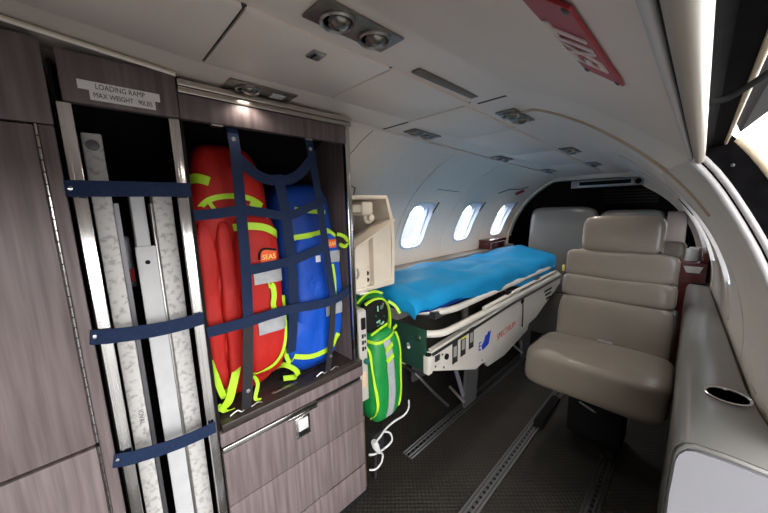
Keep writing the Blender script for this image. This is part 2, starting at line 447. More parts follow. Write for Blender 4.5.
# windows
def window(num, X, wy, wz, lift=1.0):
    wo = bpy.data.objects.new('window_%d' % num, None); COL.objects.link(wo); wo.location = (X(wy, wz), wy, wz); struct(wo)
    m = MB()
    N = 48; rings = []
    for hw, off in ((WW+0.006, -0.001*lift), (WW+0.002, -0.005*lift), (WW-0.006, -0.003*lift), (WW-0.009, 0.02), (WW-0.016, 0.024), (WW-0.020, 0.05), (WW-0.001, 0.05)):
        hh = WH-WW+hw; rings.append([(X(wy+a, wz+b_, off), wy+a, wz+b_) for (a, b_) in rrect(hw, hh, WR, N)])
    vs = [p for r in rings for p in r]; fs = []
    for a in range(len(rings)-1):
        for k in range(N): fs.append((a*N+k, a*N+(k+1) % N, (a+1)*N+(k+1) % N, (a+1)*N+k))
    m.add(vs, fs); m.build('window_frame', mat('window_surround', (0.58, 0.64, 0.74), 0.4), wo)
    m = MB(); pr = rrect(WW-0.017, WH-0.017, WR, N)
    vs = [(X(wy+a, wz+b_, 0.040), wy+a, wz+b_) for a, b_ in pr]+[(X(wy+a, wz+b_, 0.044), wy+a, wz+b_) for a, b_ in pr]
    fs = [tuple(range(N)), tuple(range(2*N-1, N-1, -1))]+[(k, (k+1) % N, N+(k+1) % N, N+k) for k in range(N)]
    m.add(vs, fs); m.build('pane', GLASS, wo)
    def wp(y, z, off): return (X(y, z, off), y, z)
    m = MB(); m.tube([wp(wy+0.095, wz+0.075, -0.006), wp(wy+0.100, wz+0.135, -0.006)], 0.004, 8); m.build('shade_pull', SEAM, wo)
for n_, (wy, wz) in enumerate(WINS.values()): window(n_+1, lx, wy, wz)
for n_, (wy, wz) in enumerate(WINR[1:]): window(n_+4, rx, wy, wz, 0.15)
# left sill under the panels
m = MB(); m.box(-1.245, -1.115, 0.62, 2.66, 0.610, 0.658, 0.006); trim = struct(m.build('trim_1', SILLG))
# floor
m = MB(); m.box(-1.25, CX+0.70, YF, 3.25, -0.05, 0.0); floor = struct(m.build('floor', CARPET, smooth=False))
# forward bulkhead (behind the camera) and aft bulkhead with its arched opening and dark baggage bay
m = MB(); m.box(-1.35, 0.28, YF-0.04, YF, -0.05, 1.36); struct(m.build('wall_front', mat('cockpit_grey', (0.10, 0.10, 0.10), 0.6)))
m = MB()
NA = 40; vs = []; fs = []
for dy in (0.0, 0.05):
    for k in range(NA+1):
        ph = 180-180*k/NA; xo, zo = sec(YA-0.01, ph, 0.0); c, s = math.cos(R(ph)), math.sin(R(ph))
        rin = 0.632 if c < 0 else 0.632-0.070*min(1, c/0.5)
        vs.append((xo, YA-0.05+dy, zo)); vs.append((CX+rin*c, YA-0.05+dy, min(CZ+rin*s, zf(YA)-0.03)))
M_ = 2*(NA+1)
for k in range(NA):
    a = 2*k
    fs += [(a, a+2, a+3, a+1), (M_+a, M_+a+2, M_+a+3, M_+a+1), (a+1, a+3, M_+a+3, M_+a+1), (a, a+2, M_+a+2, M_+a)]
m.add(vs, fs)
wall_aft = struct(m.build('wall_aft', WALL))
m = MB(); m.box(-1.19, 0.03, 3.2, 3.25, 0, 1.24); m.box(-1.19, -1.17, 2.69, 3.2, 0, 1.24); m.box(0.015, 0.035, 2.69, 3.2, 0, 1.24); m.box(-1.19, 0.03, 2.721, 3.2, 1.21, 1.24)
m.build('baggage_bay_lining', mat('bay_black', (0.0025, 0.0025, 0.0025), 0.9, spec=0.05), wall_aft, smooth=False)
for k in range(5):
    m = MB(); m.box(-0.55, -0.22, 2.95, 2.955, 0.99+0.022*k, 0.998+0.022*k); m.build('baggage_net_slat', BLACK, wall_aft)
# arch trims across the ceiling/right wall
def arch_strip(y, ph0, ph1, wdt, off, name, material, parent):
    m = MB(); vs = []; fs = []; n = 40
    for k in range(n+1):
        ph = ph0+(ph1-ph0)*k/n
        for dy, o_ in ((-wdt/2, 0.004), (-wdt/3, -off), (wdt/3, -off), (wdt/2, 0.004)):
            x, z = sec(y+dy, ph, o_); vs.append((x, y+dy, z))
    for k in range(n):
        for j in range(3): fs.append((k*4+j, k*4+j+1, k*4+4+j+1, k*4+4+j))
        fs.append((k*4+3, k*4, k*4+4, k*4+7))
    m.add(vs, fs); return m.build(name, material, parent)
t2 = arch_strip(0.90, 76, 33, 0.014, 0.004, 'trim_2', TANTRIM, None); struct(t2)
arch_strip(1.42, 60, 2, 0.02, 0.006, 'wall_rib', WALLR, wall_right)
arch_strip(1.95, 60, 2, 0.02, 0.008, 'wall_rib', WALLR, wall_right)
arch_strip(2.40, 70, 2, 0.03, 0.012, 'wall_rib', WALLR, wall_right)
# ceiling panels, proud of the ceiling with gaps between
CP = [(-0.628, -0.434, -0.40, 0.178), (-0.628, -0.434, 0.183, 0.446), (-0.628, -0.434, 0.449, 0.73), (-0.645, -0.450, 0.738, 1.035),
      (-0.655, -0.455, 1.043, 1.50), (-0.665, -0.47, 1.506, 1.98), (-0.68, -0.48, 1.986, 2.45)]
for x0, x1, y0, y1 in CP:
    m = MB(); b = 0.006; vs = []
    za, zb = zf(y0), zf(y1); dr = 0.006
    for dz, ins in ((0.004, 0), (-dr+0.002, 0), (-dr, 0.003)):
        for x, y, z in ((x0+ins, y0+ins, za), (x1-ins, y0+ins, za), (x1-ins, y1-ins, zb), (x0+ins, y1-ins, zb)): vs.append((x, y, z+dz))
    fs = [(8, 9, 10, 11), (3, 2, 1, 0)]
    for a in (0, 4):
        for k in range(4): fs.append((a+k, a+(k+1) % 4, a+4+(k+1) % 4, a+4+k))
    m.add(vs, fs); cp = m.build('ceiling_panel', CEILP, ceiling)
    m = MB(); m.box(x0-0.002, x1+0.002, y1-0.0005, y1+0.006, zb-0.0008, zb+0.002); m.build('panel_gap', SEAM, ceiling)
for x0, x1, y_ in ((-0.762, -0.648, 0.742), (-0.423, -0.350, 0.752)):
    m = MB(); m.box(x0, x1, y_, y_+0.007, zf(y_)-0.0012, zf(y_)+0.002); m.build('panel_gap', SEAM, ceiling)
# turn latch on the second panel
m = MB(); z = 1.254; m.box(-0.485, -0.458, 0.298, 0.322, z-0.004, z-0.0005, 0.001); lt = m.build('panel_latch', STEEL, ceiling)
m = MB(); m.box(-0.478, -0.464, 0.303, 0.306, z-0.0055, z-0.003); m.build('latch_slot', BLACK, lt)
# light strip along the left crease and long slot vent
m = MB()
m.ribbon([(-0.765, 0.585, zf(0.585)-0.004), (-0.765, 1.2, zf(1.2)-0.004), (-0.765, 2.5, zf(2.5)-0.004)], (1, 0, 0), 0.010, 0.007); struct(m.build('trim_3', CEILP))
m = MB(); m.box(-0.418, -0.398, 0.49, 0.712, 1.2555, 1.2605, 0.001); sv = m.build('slot_vent', mat('slot_bronze', (0.16, 0.13, 0.10), 0.5), ceiling)

# ------------------------------------------------------------------ ceiling lamps
def lamp(kind, watt):
    t = thing('ceiling_lamp', (0, 0, 0), '', 'lamp', 'eyeball lamps in the cabin ceiling')
    hx, hy = 0.027, 0.073
    m = MB(); m.box(-hx, hx, -hy, hy, -0.004, -0.0005, 0.0012); m.build('mounting_plate', mat('lamp_plate', (0.22, 0.20, 0.18), 0.4, 0.6), t)
    ys = (-0.034, 0.034) if kind == 2 else (-0.03,)
    for y in ys:
        m = MB(); m.lathe([(0.025, -0.004), (0.0255, -0.008), (0.023, -0.010), (0.0205, -0.008), (0.0195, -0.003)], (0, y, 0)); rg = m.build('bezel', STEEL, t)
        m = MB(); m.lathe([(0.0195, -0.0045), (0.001, -0.0045)], (0, y, 0)); m.build('socket', BLACK, rg)
        m = MB(); pr = [(0.0165*math.cos(a), -0.004-0.012*math.sin(a)) for a in [R(k*15) for k in range(7)]]; pr[-1] = (0.0003, pr[-1][1]); m.lathe(pr, (0.001, y+0.002, 0)); m.build('eyeball', LENS, rg)
        sl = bpy.data.lights.new('lamp_spot', 'SPOT'); sl.energy = watt; sl.spot_size = R(150); sl.spot_blend = 0.6; sl.shadow_soft_size = 0.012; sl.color = (1.0, 0.90, 0.78)
        so = bpy.data.objects.new('lamp_spot', sl); COL.objects.link(so); so.parent = t; so.location = (0, y, -0.020)
    if kind == 1:
        m = MB(); m.box(-0.012, 0.012, 0.02, 0.05, -0.0075, -0.004, 0.0012); m.build('switch', WHITE, t)
    return t
LS = [(2, -0.374, 0.318, 'large twin eyeball lamp nearest the camera in the ceiling'), (1, -0.697, 0.313, 'single eyeball lamp with white switch above the gear cabinet header'),
      (2, -0.705, 0.885, 'twin eyeball lamp at left ceiling crease just aft of the gear cabinet'), (2, -0.398, 0.925, 'twin eyeball lamp just aft of the long slot vent'),
      (2, -0.725, 1.55, 'small twin eyeball lamp at left ceiling crease above the first windows'), (2, -0.430, 1.58, 'small twin eyeball lamp in right lamp row, third from the front'),
      (2, -0.715, 2.20, 'farthest twin eyeball lamp of the left ceiling row'), (2, -0.450, 2.10, 'farthest twin eyeball lamp of the right ceiling row')]
for kind, x, y, lab in LS:
    t = lamp(kind, 0.6 if y < 0.6 else 1.3); t.location = (x, y, zf(y)); t['label'] = lab; t.rotation_euler = (math.atan(-0.03) if y > 0.6 else 0, 0, 0)

# ------------------------------------------------------------------ exit sign on the shoulder above the door
t = thing('exit_sign', (-0.07, 0.25, 1.10), 'red exit sign with white letters on the curved ceiling above the door', 'sign')
def sg(y, s, off):   # s: metres along the shoulder, measured down from the ceiling side
    ph = 48.2-math.degrees(s/0.695); x, z = sec(y, ph, -off); return (x, y, z)
NS = 8
vs = []; fs = []
for off in (0.001, 0.0028):
    for k in range(NS+1):
        s_ = 0.037*k/NS
        vs.append(sg(0.188, s_, off)); vs.append(sg(0.342, s_, off))
M_ = 2*(NS+1)
for k in range(NS):
    a = 2*k; fs += [(a, a+1, a+3, a+2), (M_+a, M_+a+1, M_+a+3, M_+a+2), (a, a+2, M_+a+2, M_+a), (a+1, a+3, M_+a+3, M_+a+1)]
fs += [(0, 1, M_+1, M_), (M_-2, M_-1, 2*M_-1, 2*M_-2)]
m = MB(); m.add(vs, fs); m.build('plate', SIGNRED, t)
up = (Vector(sg(0.27, 0.0, 0))-Vector(sg(0.27, 0.037, 0))).normalized()
p0 = Vector(sg(0.268, 0.0195, 0.0036))
text_mesh('lettering', 'EXIT', 0.040, SIGNW, t, p0, (0, -1, 0), up, 0.001, sx=1.0, bold=0.022)
for y, s_ in ((0.193, 0.004), (0.337, 0.004), (0.193, 0.033), (0.337, 0.033)):
    m = MB(); c = Vector(sg(y, s_, 0.003)); nrm = Vector((CX-c.x, 0, CZ-c.z)).normalized(); m.lathe([(0.0026, 0), (0.0022, 0.0010), (0.0002, 0.0014)], c, nrm, 10); m.build('screw', DKSTEEL, t)

# ------------------------------------------------------------------ entry door opening: seals, header, raised upper door
xh, zh = sec(0.3, phi_of(0.3, DZ, True))
xo_, zo_ = sec(0.3, phi_of(0.3, DZ, True), T)
door = bpy.data.objects.new('door_1', None); COL.objects.link(door); door.location = (xh, YD1, DZ); struct(door)
m = MB(); m.tube([(-0.0195, YD0, 1.0655), (-0.0195, YD1-0.004, 1.0655)], 0.0024, 10)
m.tube([(sec(YD1, p, 0.0)[0], YD1-0.002, sec(YD1, p, 0.0)[1]) for p in frange(phi_of(YD1, DZ, True), 2, 2)], 0.0055, 10)
m.build('inner_seal', SEALW, door)
m = MB(); m.tube([(sec(YD1, p, 0.012)[0], YD1-0.003, sec(YD1, p, 0.012)[1]) for p in frange(phi_of(YD1, DZ, True)+1, 2, 2)], 0.0045, 10); m.build('jamb_seal', SEALW, door)
m = MB(); m.prism([(xo_-0.03, zo_-0.012), (0.017, 1.0860), (0.017, 1.0960), (xo_-0.03, zo_+0.004)], 'y', YD0, YD1); m.build('header_reveal', JAMB, door)
m = MB(); m.tube([(-0.0095, YD0, 1.0632), (-0.0095, YD1-0.016, 1.0632), (-0.0095, YD1-0.010, 1.0632)], [0.0063, 0.0063, 0.004], 12); m.build('header_seal', SEALC, door)
xo, zo = sec(0.3, phi_of(0.3, DZ, True), T)
m = MB(); m.tube([(sec(YD1, p, 0.054)[0], YD1+0.0, sec(YD1, p, 0.054)[1]) for p in frange(phi_of(YD1, DZ, True)-1, 2, 2)], 0.005, 10)
m.tube([(0.017, YD0, 1.0865), (0.017, YD1, 1.0865)], 0.0022, 10); m.build('outer_seal', TANTRIM, door)
m = MB(); m.tube(spline([(-0.004, 0.325, 1.0675), (0.004, 0.33, 1.0685), (0.014, 0.33, 1.074), (0.03, 0.33, 1.085), (0.06, 0.33, 1.10)], 6), 0.0022, 8); m.build('latch_cable', BLACK, door)
ph_ = frange(46.0, 1.0, 1.5)
m = MB(); m.prism([sec(YD1, p, 0.004) for p in ph_]+[sec(YD1, p, 0.054) for p in reversed(ph_)], 'y', YD1-0.001, YD1+0.02); m.build('jamb_plate', JAMB, door, smooth=False)
for p in (38.0, 30.0, 20.0, 9.0):
    c = sec(YD1, p, 0.03); m = MB(); m.lathe([(0.0028, 0), (0.0024, 0.0012), (0.0002, 0.0016)], (c[0], YD1-0.001, c[1]), (0, -1, 0), 10); m.build('jamb_screw', DKSTEEL, door)
# upper half of the clamshell door, swung up and out
m = MB(); K = 12; prof = []
for k in range(K+1):
    t_ = k/K; prof.append((0.030+0.52*t_, 1.098+0.34*t_+0.10*math.sin(math.pi*t_)*0.6))
poly = prof+[(p[0]-0.02, p[1]+0.05) for p in reversed(prof)]
m.prism(poly, 'y', YD0+0.02, YD1-0.015); m.build('upper_door', JAMB, door)
# apron outside
m = MB(); m.box(-60, 60, -60, 60, -1.02, -1.0); struct(m.build('apron_ground', CONC, smooth=False))

# ------------------------------------------------------------------ cabinets on the left
FX = -0.72
cab = thing('storage_cabinet', (-0.9, -0.3, 0), 'tall grey-brown wood cabinet with piano-hinged doors at the far left', 'cabinet')
def hull_poly(zt, off=-0.012, xf=FX-0.014, z0=0.0):
    zs = frange(max(z0, CZ), zt, 0.05); return [(xf, z0), (lx(0.3, z0, off), z0)]+[(lx(0.3, z, off), z) for z in zs]+[(xf, zt)]
m = MB(); m.prism(hull_poly(1.245), 'y', -0.62, -0.016); m.build('carcass', BLACK, cab, smooth=False)
m = MB(); m.box(FX-0.013, FX, -0.60, -0.016, 1.141, 1.266, 0.002); m.build('header_panel', WOOD, cab)
m = MB(); m.box(FX-0.013, FX, -0.034, -0.0165, 0.0, 1.1395, 0.002); m.build('stile', WOOD, cab)
for z0, z1 in ((0.591, 1.138), (0.075, 0.585)):
    m = MB(); m.box(FX-0.013, FX+0.001, -0.60, -0.0385, z0, z1, 0.0025); d = m.build('door', WOOD, cab)
    m = MB()
    z = z0+0.004
    while z < z1-0.012:
        m.tube([(FX+0.0012, -0.0362, z), (FX+0.0012, -0.0362, z+0.0165)], 0.0020, 8); z += 0.0182
    m.build('piano_hinge', CHROME, d)
m = MB(); m.box(FX-0.013, FX-0.003, -0.60, -0.0385, 0.0, 0.070); m.build('kick_board', WOODDK, cab)

bay = thing('ramp_bay', (-0.9, 0.07, 0), 'open dark bay with chrome posts holding the loading ramps', 'cabinet')
def back_strip(m, y0, y1, zt):
    zs = [0.0]+frange(CZ, zt, 0.05); o_ = [(lx(0.3, z, -0.010), z) for z in zs]; i_ = [(lx(0.3, z, -0.016), z) for z in reversed(zs)]
    m.prism(o_+i_, 'y', y0, y1)
m = MB(); back_strip(m, -0.012, 0.156, 1.245); m.build('back_lining', BLACK, bay, smooth=False)
m = MB(); m.prism(hull_poly(1.245, -0.017, FX-0.02), 'y', -0.012, -0.008); m.build('side_lining', BLACK, bay, smooth=False)
m = MB(); m.prism(hull_poly(1.245, -0.017, FX-0.02), 'y', 0.1515, 0.156); m.build('side_lining', BLACK, bay, smooth=False)
m = MB(); m.box(-1.20, FX-0.02, -0.008, 0.1515, 0.0005, 0.012); m.build('bottom_lining', BLACK, bay, smooth=False)
m = MB(); m.box(FX-0.018, FX, -0.002, 0.157, 1.180, 1.2585, 0.003); hp = m.build('header_panel', WOOD, bay)
m = MB(); m.box(FX+0.0003, FX+0.0012, 0.0185, 0.1275, 1.2025, 1.2165); m.box(FX+0.0003, FX+0.0011, 0.0315, 0.1195, 1.1875, 1.203); sgn = m.build('sign_label', LABELP, hp, smooth=False)
text_mesh('sign_lettering', 'LOADING RAMP', 0.0120, INK, hp, (FX+0.0016, 0.0725, 1.2092), (0, 1, 0), (0, 0, 1), 0.0004, sx=0.75)
text_mesh('sign_lettering', 'MAX WEIGHT : 90LBS', 0.0112, INK, hp, (FX+0.0016, 0.0755, 1.1955), (0, 1, 0), (0, 0, 1), 0.0004, sx=0.74)
def post(y0, y1, parent):
    m = MB(); m.box(FX-0.018, FX+0.0005, y0, y1, 0.0, 1.178, 0.0022); p = m.build('post', CHROME, parent)
    m = MB(); m.box(FX+0.0006, FX+0.0025, y0+0.004, y0+0.0065, 0.002, 1.176, 0.0006); m.build('post_lip', CHROME, p)
    return p
post(-0.010, 0.008, bay); post(0.137, 0.155, bay)

gc = thing('gear_cabinet', (-0.9, 0.37, 0), 'grey-brown wood cabinet holding the red and blue bags above drawers', 'cabinet')
Y0, Y1 = 0.1575, 0.575
m = MB(); back_strip(m, Y0, Y1, 1.24); m.build('back_panel', BLACK, gc, smooth=False)
m = MB(); m.prism(hull_poly(1.24, -0.017), 'y', Y0, Y0+0.006); m.build('side_panel', BLACK, gc, smooth=False)
m = MB(); m.prism(hull_poly(1.225, -0.017), 'y', Y1-0.014, Y1); m.build('side_panel', WOOD, gc, smooth=False)
m = MB(); m.box(-0.80, FX-0.02, Y0+0.006, Y1-0.014, 1.215, 1.225); m.build('top_panel', BLACK, gc, smooth=False)
m = MB(); m.box(FX-0.018, FX, Y0, Y1-0.017, 1.181, 1.2265, 0.0015); m.build('header_panel', WOOD, gc)
m = MB(); m.box(FX-0.018, FX+0.004, Y0, Y1, 1.2275, 1.2385, 0.002); m.box(FX-0.018, FX+0.007, Y0, Y1, 1.2395, 1.2515, 0.002); m.build('header_trim', BRUSH, gc)
m = MB(); m.box(-1.12, FX+0.001, Y0+0.0065, Y1+0.010, 0.494, 0.514, 0.002); ct = m.build('counter', WOODDK, gc)
m = MB(); m.box(-0.762, -0.752, 0.300, 0.372, 0.5142, 0.5150, 0.0003); m.build('inlay_strip', STEEL, ct)
m = MB(); m.box(FX-0.016, FX+0.0015, Y0, Y1+0.010, 0.4605, 0.4935, 0.0015); m.build('front_rail', WOOD, gc)
m = MB(); m.box(-1.11, FX-0.016, Y0+0.007, Y1-0.015, 0.02, 0.485); m.build('carcass', BLACK, gc, smooth=False)
m = MB(); m.box(FX-0.014, FX+0.005, Y0+0.002, 0.4095, 0.4450, 0.4580, 0.0015); tr = m.build('pull_rail', CHROME, gc)
m = MB(); m.box(FX-0.014, FX-0.006, 0.4105, Y1+0.004, 0.4455, 0.4565, 0.0005); m.build('finger_gap', BLACK, gc)
m = MB(); m.box(FX-0.015, FX+0.0005, Y0+0.002, Y1+0.006, 0.2985, 0.4435, 0.002); dr = m.build('drawer', WOOD, gc)
m = MB(); m.box(FX+0.0008, FX+0.0035, 0.340, 0.384, 0.3715, 0.4325, 0.002); lt = m.build('latch_frame', CHROME, dr)
m = MB(); m.box(FX+0.0035, FX+0.0065, 0.347, 0.377, 0.393, 0.4265, 0.0015); m.build('latch_paddle', WHITE, lt)
m = MB(); m.box(FX+0.0033, FX+0.0040, 0.347, 0.377, 0.377, 0.390); m.build('latch_recess', BLACK, lt)
m = MB(); m.box(FX+0.0008, FX+0.0045, 0.320, 0.4095, 0.4375, 0.4435, 0.001); m.build('latch_bar', CHROME, dr)
m = MB(); m.box(FX-0.015, FX+0.0005, Y0+0.002, Y1+0.006, 0.1385, 0.2965, 0.002); m.build('drawer', WOOD, gc)
m = MB(); m.box(FX-0.015, FX+0.0015, Y0+0.002, Y1+0.006, 0.1345, 0.1375, 0.0006); m.build('edge_strip', CHROME, gc)
m = MB(); m.box(FX-0.015, FX+0.0005, Y0+0.002, Y1+0.006, 0.03, 0.1335, 0.002); m.build('drawer', WOOD, gc)
m = MB(); m.box(FX-0.03, FX-0.01, Y0+0.002, Y1+0.02, 0.0, 0.028); m.build('kick_board', BLACK, gc)
m = MB(); m.box(FX-0.020, FX-0.006, Y1-0.016, Y1+0.001, 0.5145, 1.2265, 0.002); m.build('post', CHROME, gc)
m = MB(); z = 0.04
while z < 0.31:
    m.tube([(FX-0.002, Y1+0.0085, z), (FX-0.002, Y1+0.0085, z+0.009)], 0.0028, 8); z += 0.0105
m.build('piano_hinge', BRONZE, gc)
# cornice strip between cabinets and ceiling at the front
m = MB(); m.ribbon([(FX+0.006, y, zf(y)-0.004) for y in (-0.62, -0.3, -0.2, 0.0, 0.155)], (1, 0, -0.5), 0.020, 0.006); struct(m.build('trim_4', CEILP))
m = MB(); m.ribbon([(FX+0.0175, y, zf(y)-0.0065) for y in (-0.62, -0.3, -0.2, 0.0, 0.155)], (1, 0, -0.5), 0.0025, 0.003); struct(m.build('trim_5', TANTRIM))

# ------------------------------------------------------------------ loading ramp rails standing in the bay
def beam(name, x0, x1, y0, y1, ztop, label, material, yb=None):
    t = thing(name, ((x0+x1)/2, (y0+y1)/2, 0.012), label, 'ramp', 'loading ramp rails in the bay')
    m = MB(); m.box(x0, x1, y0, y1, 0.0125, ztop, 0.003, 2); m.build('channel', material, t); return t
t = beam('ramp_rail', -0.80, -0.765, 0.0125, 0.0405, 1.143, 'tallest scuffed white ramp rail with bolt near its top end', RAMP)
m = MB(); m.lathe([(0.0095, 0), (0.009, 0.002), (0.0002, 0.003)], (-0.765, 0.0265, 1.122), (1, 0, 0), 14); m.build('bolt', DKSTEEL, t)
m = MB(); m.box(-0.795, -0.775, 0.0415, 0.049, 0.0125, 1.02); m.build('web', DKSTEEL, t)
m = MB(); m.box(-0.7648, -0.7640, 0.0225, 0.0325, 0.46, 0.52); 
text_mesh('stencil', 'IOVAL', 0.012, DKSTEEL, t, (-0.7642, 0.0305, 0.585), (0, 0, -1), (0, 1, 0), 0.0004)
t = beam('ramp_rail', -0.81, -0.775, 0.0665, 0.0895, 1.036, 'smooth white narrow ramp rail in the middle of the bay', RAMPW)
m = MB(); m.box(-0.775, -0.766, 0.0625, 0.0955, 0.0125, 0.935, 0.0015); sl = m.build('sleeve_plate', RAMPW, t)
m = MB(); m.lathe([(0.0045, 0), (0.004, 0.001), (0.0002, 0.0012)], (-0.766, 0.079, 0.903), (1, 0, 0), 12); m.build('bolt', BLACK, sl)
t = beam('ramp_rail', -0.805, -0.762, 0.1005, 0.1335, 1.034, 'scuffed white ramp rail nearest the red bag', RAMP)
m = MB(); m.box(-0.800, -0.772, 0.0965, 0.1003, 0.0125, 1.02, 0.001); m.build('flange', STEEL, t)
t = thing('hand_lantern', (-0.83, 0.055, 0.6), 'small dark case with red patch wedged between ramp rails', 'case')
m = MB(); m.box(-0.87, -0.83, 0.045, 0.0625, 0.845, 0.955, 0.004); m.build('case_body', DKSTEEL, t)
m = MB(); m.box(-0.8295, -0.8285, 0.048, 0.0605, 0.857, 0.885); m.build('patch', RED, t)
# straps across the bay
for (ya, za, yb, zb, lab) in ((-0.017, 1.043, 0.158, 1.044, 'top navy webbing strap across the loading ramps'), (-0.0205, 0.790, 0.153, 0.778, 'middle navy webbing strap across the loading ramps'), (-0.0205, 0.546, 0.150, 0.523, 'bottom navy webbing strap across the loading ramps')):
    t = thing('ramp_strap', (-0.712, (ya+yb)/2, (za+zb)/2), lab, 'strap', 'navy straps across the ramp bay')
    path = [(-0.7185, ya, za)]+[(-0.7115-0.001*math.sin(k), ya+(yb-ya)*k/8, za+(zb-za)*k/8-(0.006*math.sin(math.pi*k/8) if za < 1 else 0)) for k in range(1, 8)]+[(-0.7135, yb, zb)]
    m = MB(); m.ribbon(path, (0, 0, 1), 0.0265, 0.002); m.build('webbing', NAVY, t)
    m = MB(); m.lathe([(0.0035, 0), (0.003, 0.0015), (0.0002, 0.002)], (-0.7165, ya+0.006, za), (1, 0, 0), 10); m.build('snap', CHROME, t)

# ------------------------------------------------------------------ bags
class Bag:
    def __init__(s, puffs): s.p = puffs
    def x(s, y, z):
        best = -9
        for c, h, n in s.p:
            k = 1-abs((y-c[1])/h[1])**n-abs((z-c[2])/h[2])**n
            if k > 0: best = max(best, c[0]+h[0]*k**(1/n))
        return best
    def strip(s, pts, w, off=0.003, th=0.002, n=6, wd=None):
        """webbing laid on the bag front through (y, z) points"""
        P = spline([(0, a, b) for a, b in pts], n); path = []; last = None
        for p in P:
            x = s.x(p.y, p.z)
            if x < -8: x = last if last is not None else s.p[0][0][0]
            last = x; path.append(Vector((x+off, p.y, p.z)))
        m = MB()
        if wd is None:
            d = path[-1]-path[0]; wd = (0, 0, 1) if abs(d.y) > abs(d.z) else (0, 1, 0)
        m.ribbon(path, wd, w, th); return m

# red backpack
rb = Bag([((-0.86, 0.2570, 0.830), (0.105, 0.0945, 0.318), 3.8), ((-0.80, 0.293, 0.785), (0.075, 0.056, 0.215), 4.4)])
t = thing('red_backpack', (-0.85, 0.25, 0.514), 'red emergency backpack with lime bands strapped on the cabinet counter', 'backpack')
m = MB(); c, h, n = rb.p[0]; m.puff((c[0], c[1], c[2]+0.012), (h[0], h[1], h[2]), n, 22, 0.0045, 1); body = m.build('main_compartment', RED, t)
m = MB(); c, h, n = rb.p[1]; m.puff(c, h, n, 14, 0.002, 3); pk = m.build('front_pocket', RED, t)
# padded shoulder straps on the side towards the ramps
for (y, x, hy_) in ((0.186, -0.772, 0.020), (0.222, -0.760, 0.019)):
    m = MB(); m.puff((x, y, 0.775), (0.017, hy_, 0.205), 4.0, 16, 0.0028, y*90); m.build('shoulder_strap', RED, t)
rb.p.append(((-0.86, 0.2570, 0.842), (0.105, 0.0945, 0.318), 3.8))
for pts, w_, nm in (([(0.168, 1.068), (0.185, 1.073), (0.207, 1.066)], 0.020, 'grab_handle'), ([(0.170, 0.985), (0.195, 1.022), (0.235, 1.034), (0.285, 1.030), (0.318, 1.012)], 0.012, 'lime_band'),
                   ([(0.288, 1.018), (0.305, 1.006), (0.325, 0.982)], 0.010, 'lime_band'), ([(0.243, 0.962), (0.27, 0.965), (0.31, 0.958), (0.342, 0.938)], 0.017, 'lime_band'),
                   ([(0.252, 0.597), (0.30, 0.607), (0.328, 0.642), (0.343, 0.70), (0.345, 0.78)], 0.008, 'lime_piping')):
    rb.strip(pts, w_, 0.004).build(nm, LIME, t)
rb.strip([(0.200, 1.022), (0.207, 1.008), (0.213, 0.995)], 0.008, 0.004).build('zip_pull', LIME, t)
for z_, w_ in ((0.843, 0.036), (0.715, 0.033)):
    rb.strip([(0.268, z_), (0.30, z_), (0.343, z_-0.002)], w_, 0.0035).build('reflective_strip', REFL, t)
rb.strip([(0.300, 0.818), (0.310, 0.816), (0.312, 0.79), (0.308, 0.765), (0.318, 0.735)], 0.013, 0.005, wd=(0, 1, 0)).build('lime_webbing', LIME, t)
rb.strip([(0.287, 0.8905), (0.307, 0.8905), (0.328, 0.889)], 0.030, 0.0035).build('patch', ORANGE, t)
px_ = rb.x(0.307, 0.89)+0.0062
text_mesh('patch_lettering', 'SEAS', 0.017, YELLOW, t, (px_, 0.3075, 0.8885), (-0.1, 1, 0), (0, 0, 1), 0.0006)
m = rb.strip([(0.284, 0.884), (0.288, 0.902), (0.298, 0.909), (0.312, 0.907), (0.328, 0.903)], 0.005, 0.0045); m.build('patch_border', BLACK, t)
# lime loops lying at the foot of the bag
for pts, w_ in (([(-0.765, 0.165, 0.66), (-0.745, 0.170, 0.62), (-0.742, 0.176, 0.585), (-0.75, 0.185, 0.56), (-0.765, 0.195, 0.575)], 0.014),
               ([(-0.760, 0.222, 0.628), (-0.742, 0.214, 0.622), (-0.735, 0.200, 0.590), (-0.738, 0.188, 0.555), (-0.755, 0.170, 0.530)], 0.018),
               ([(-0.752, 0.168, 0.548), (-0.745, 0.180, 0.530), (-0.752, 0.200, 0.522)], 0.012),
               ([(-0.760, 0.240, 0.575), (-0.745, 0.252, 0.588), (-0.748, 0.262, 0.562), (-0.740, 0.25, 0.532), (-0.738, 0.262, 0.524)], 0.009)):
    m = MB(); m.ribbon(spline(pts, 6), (0.5, 1, 0.25), w_, 0.0018); m.build('lime_strap_end', LIME, t)

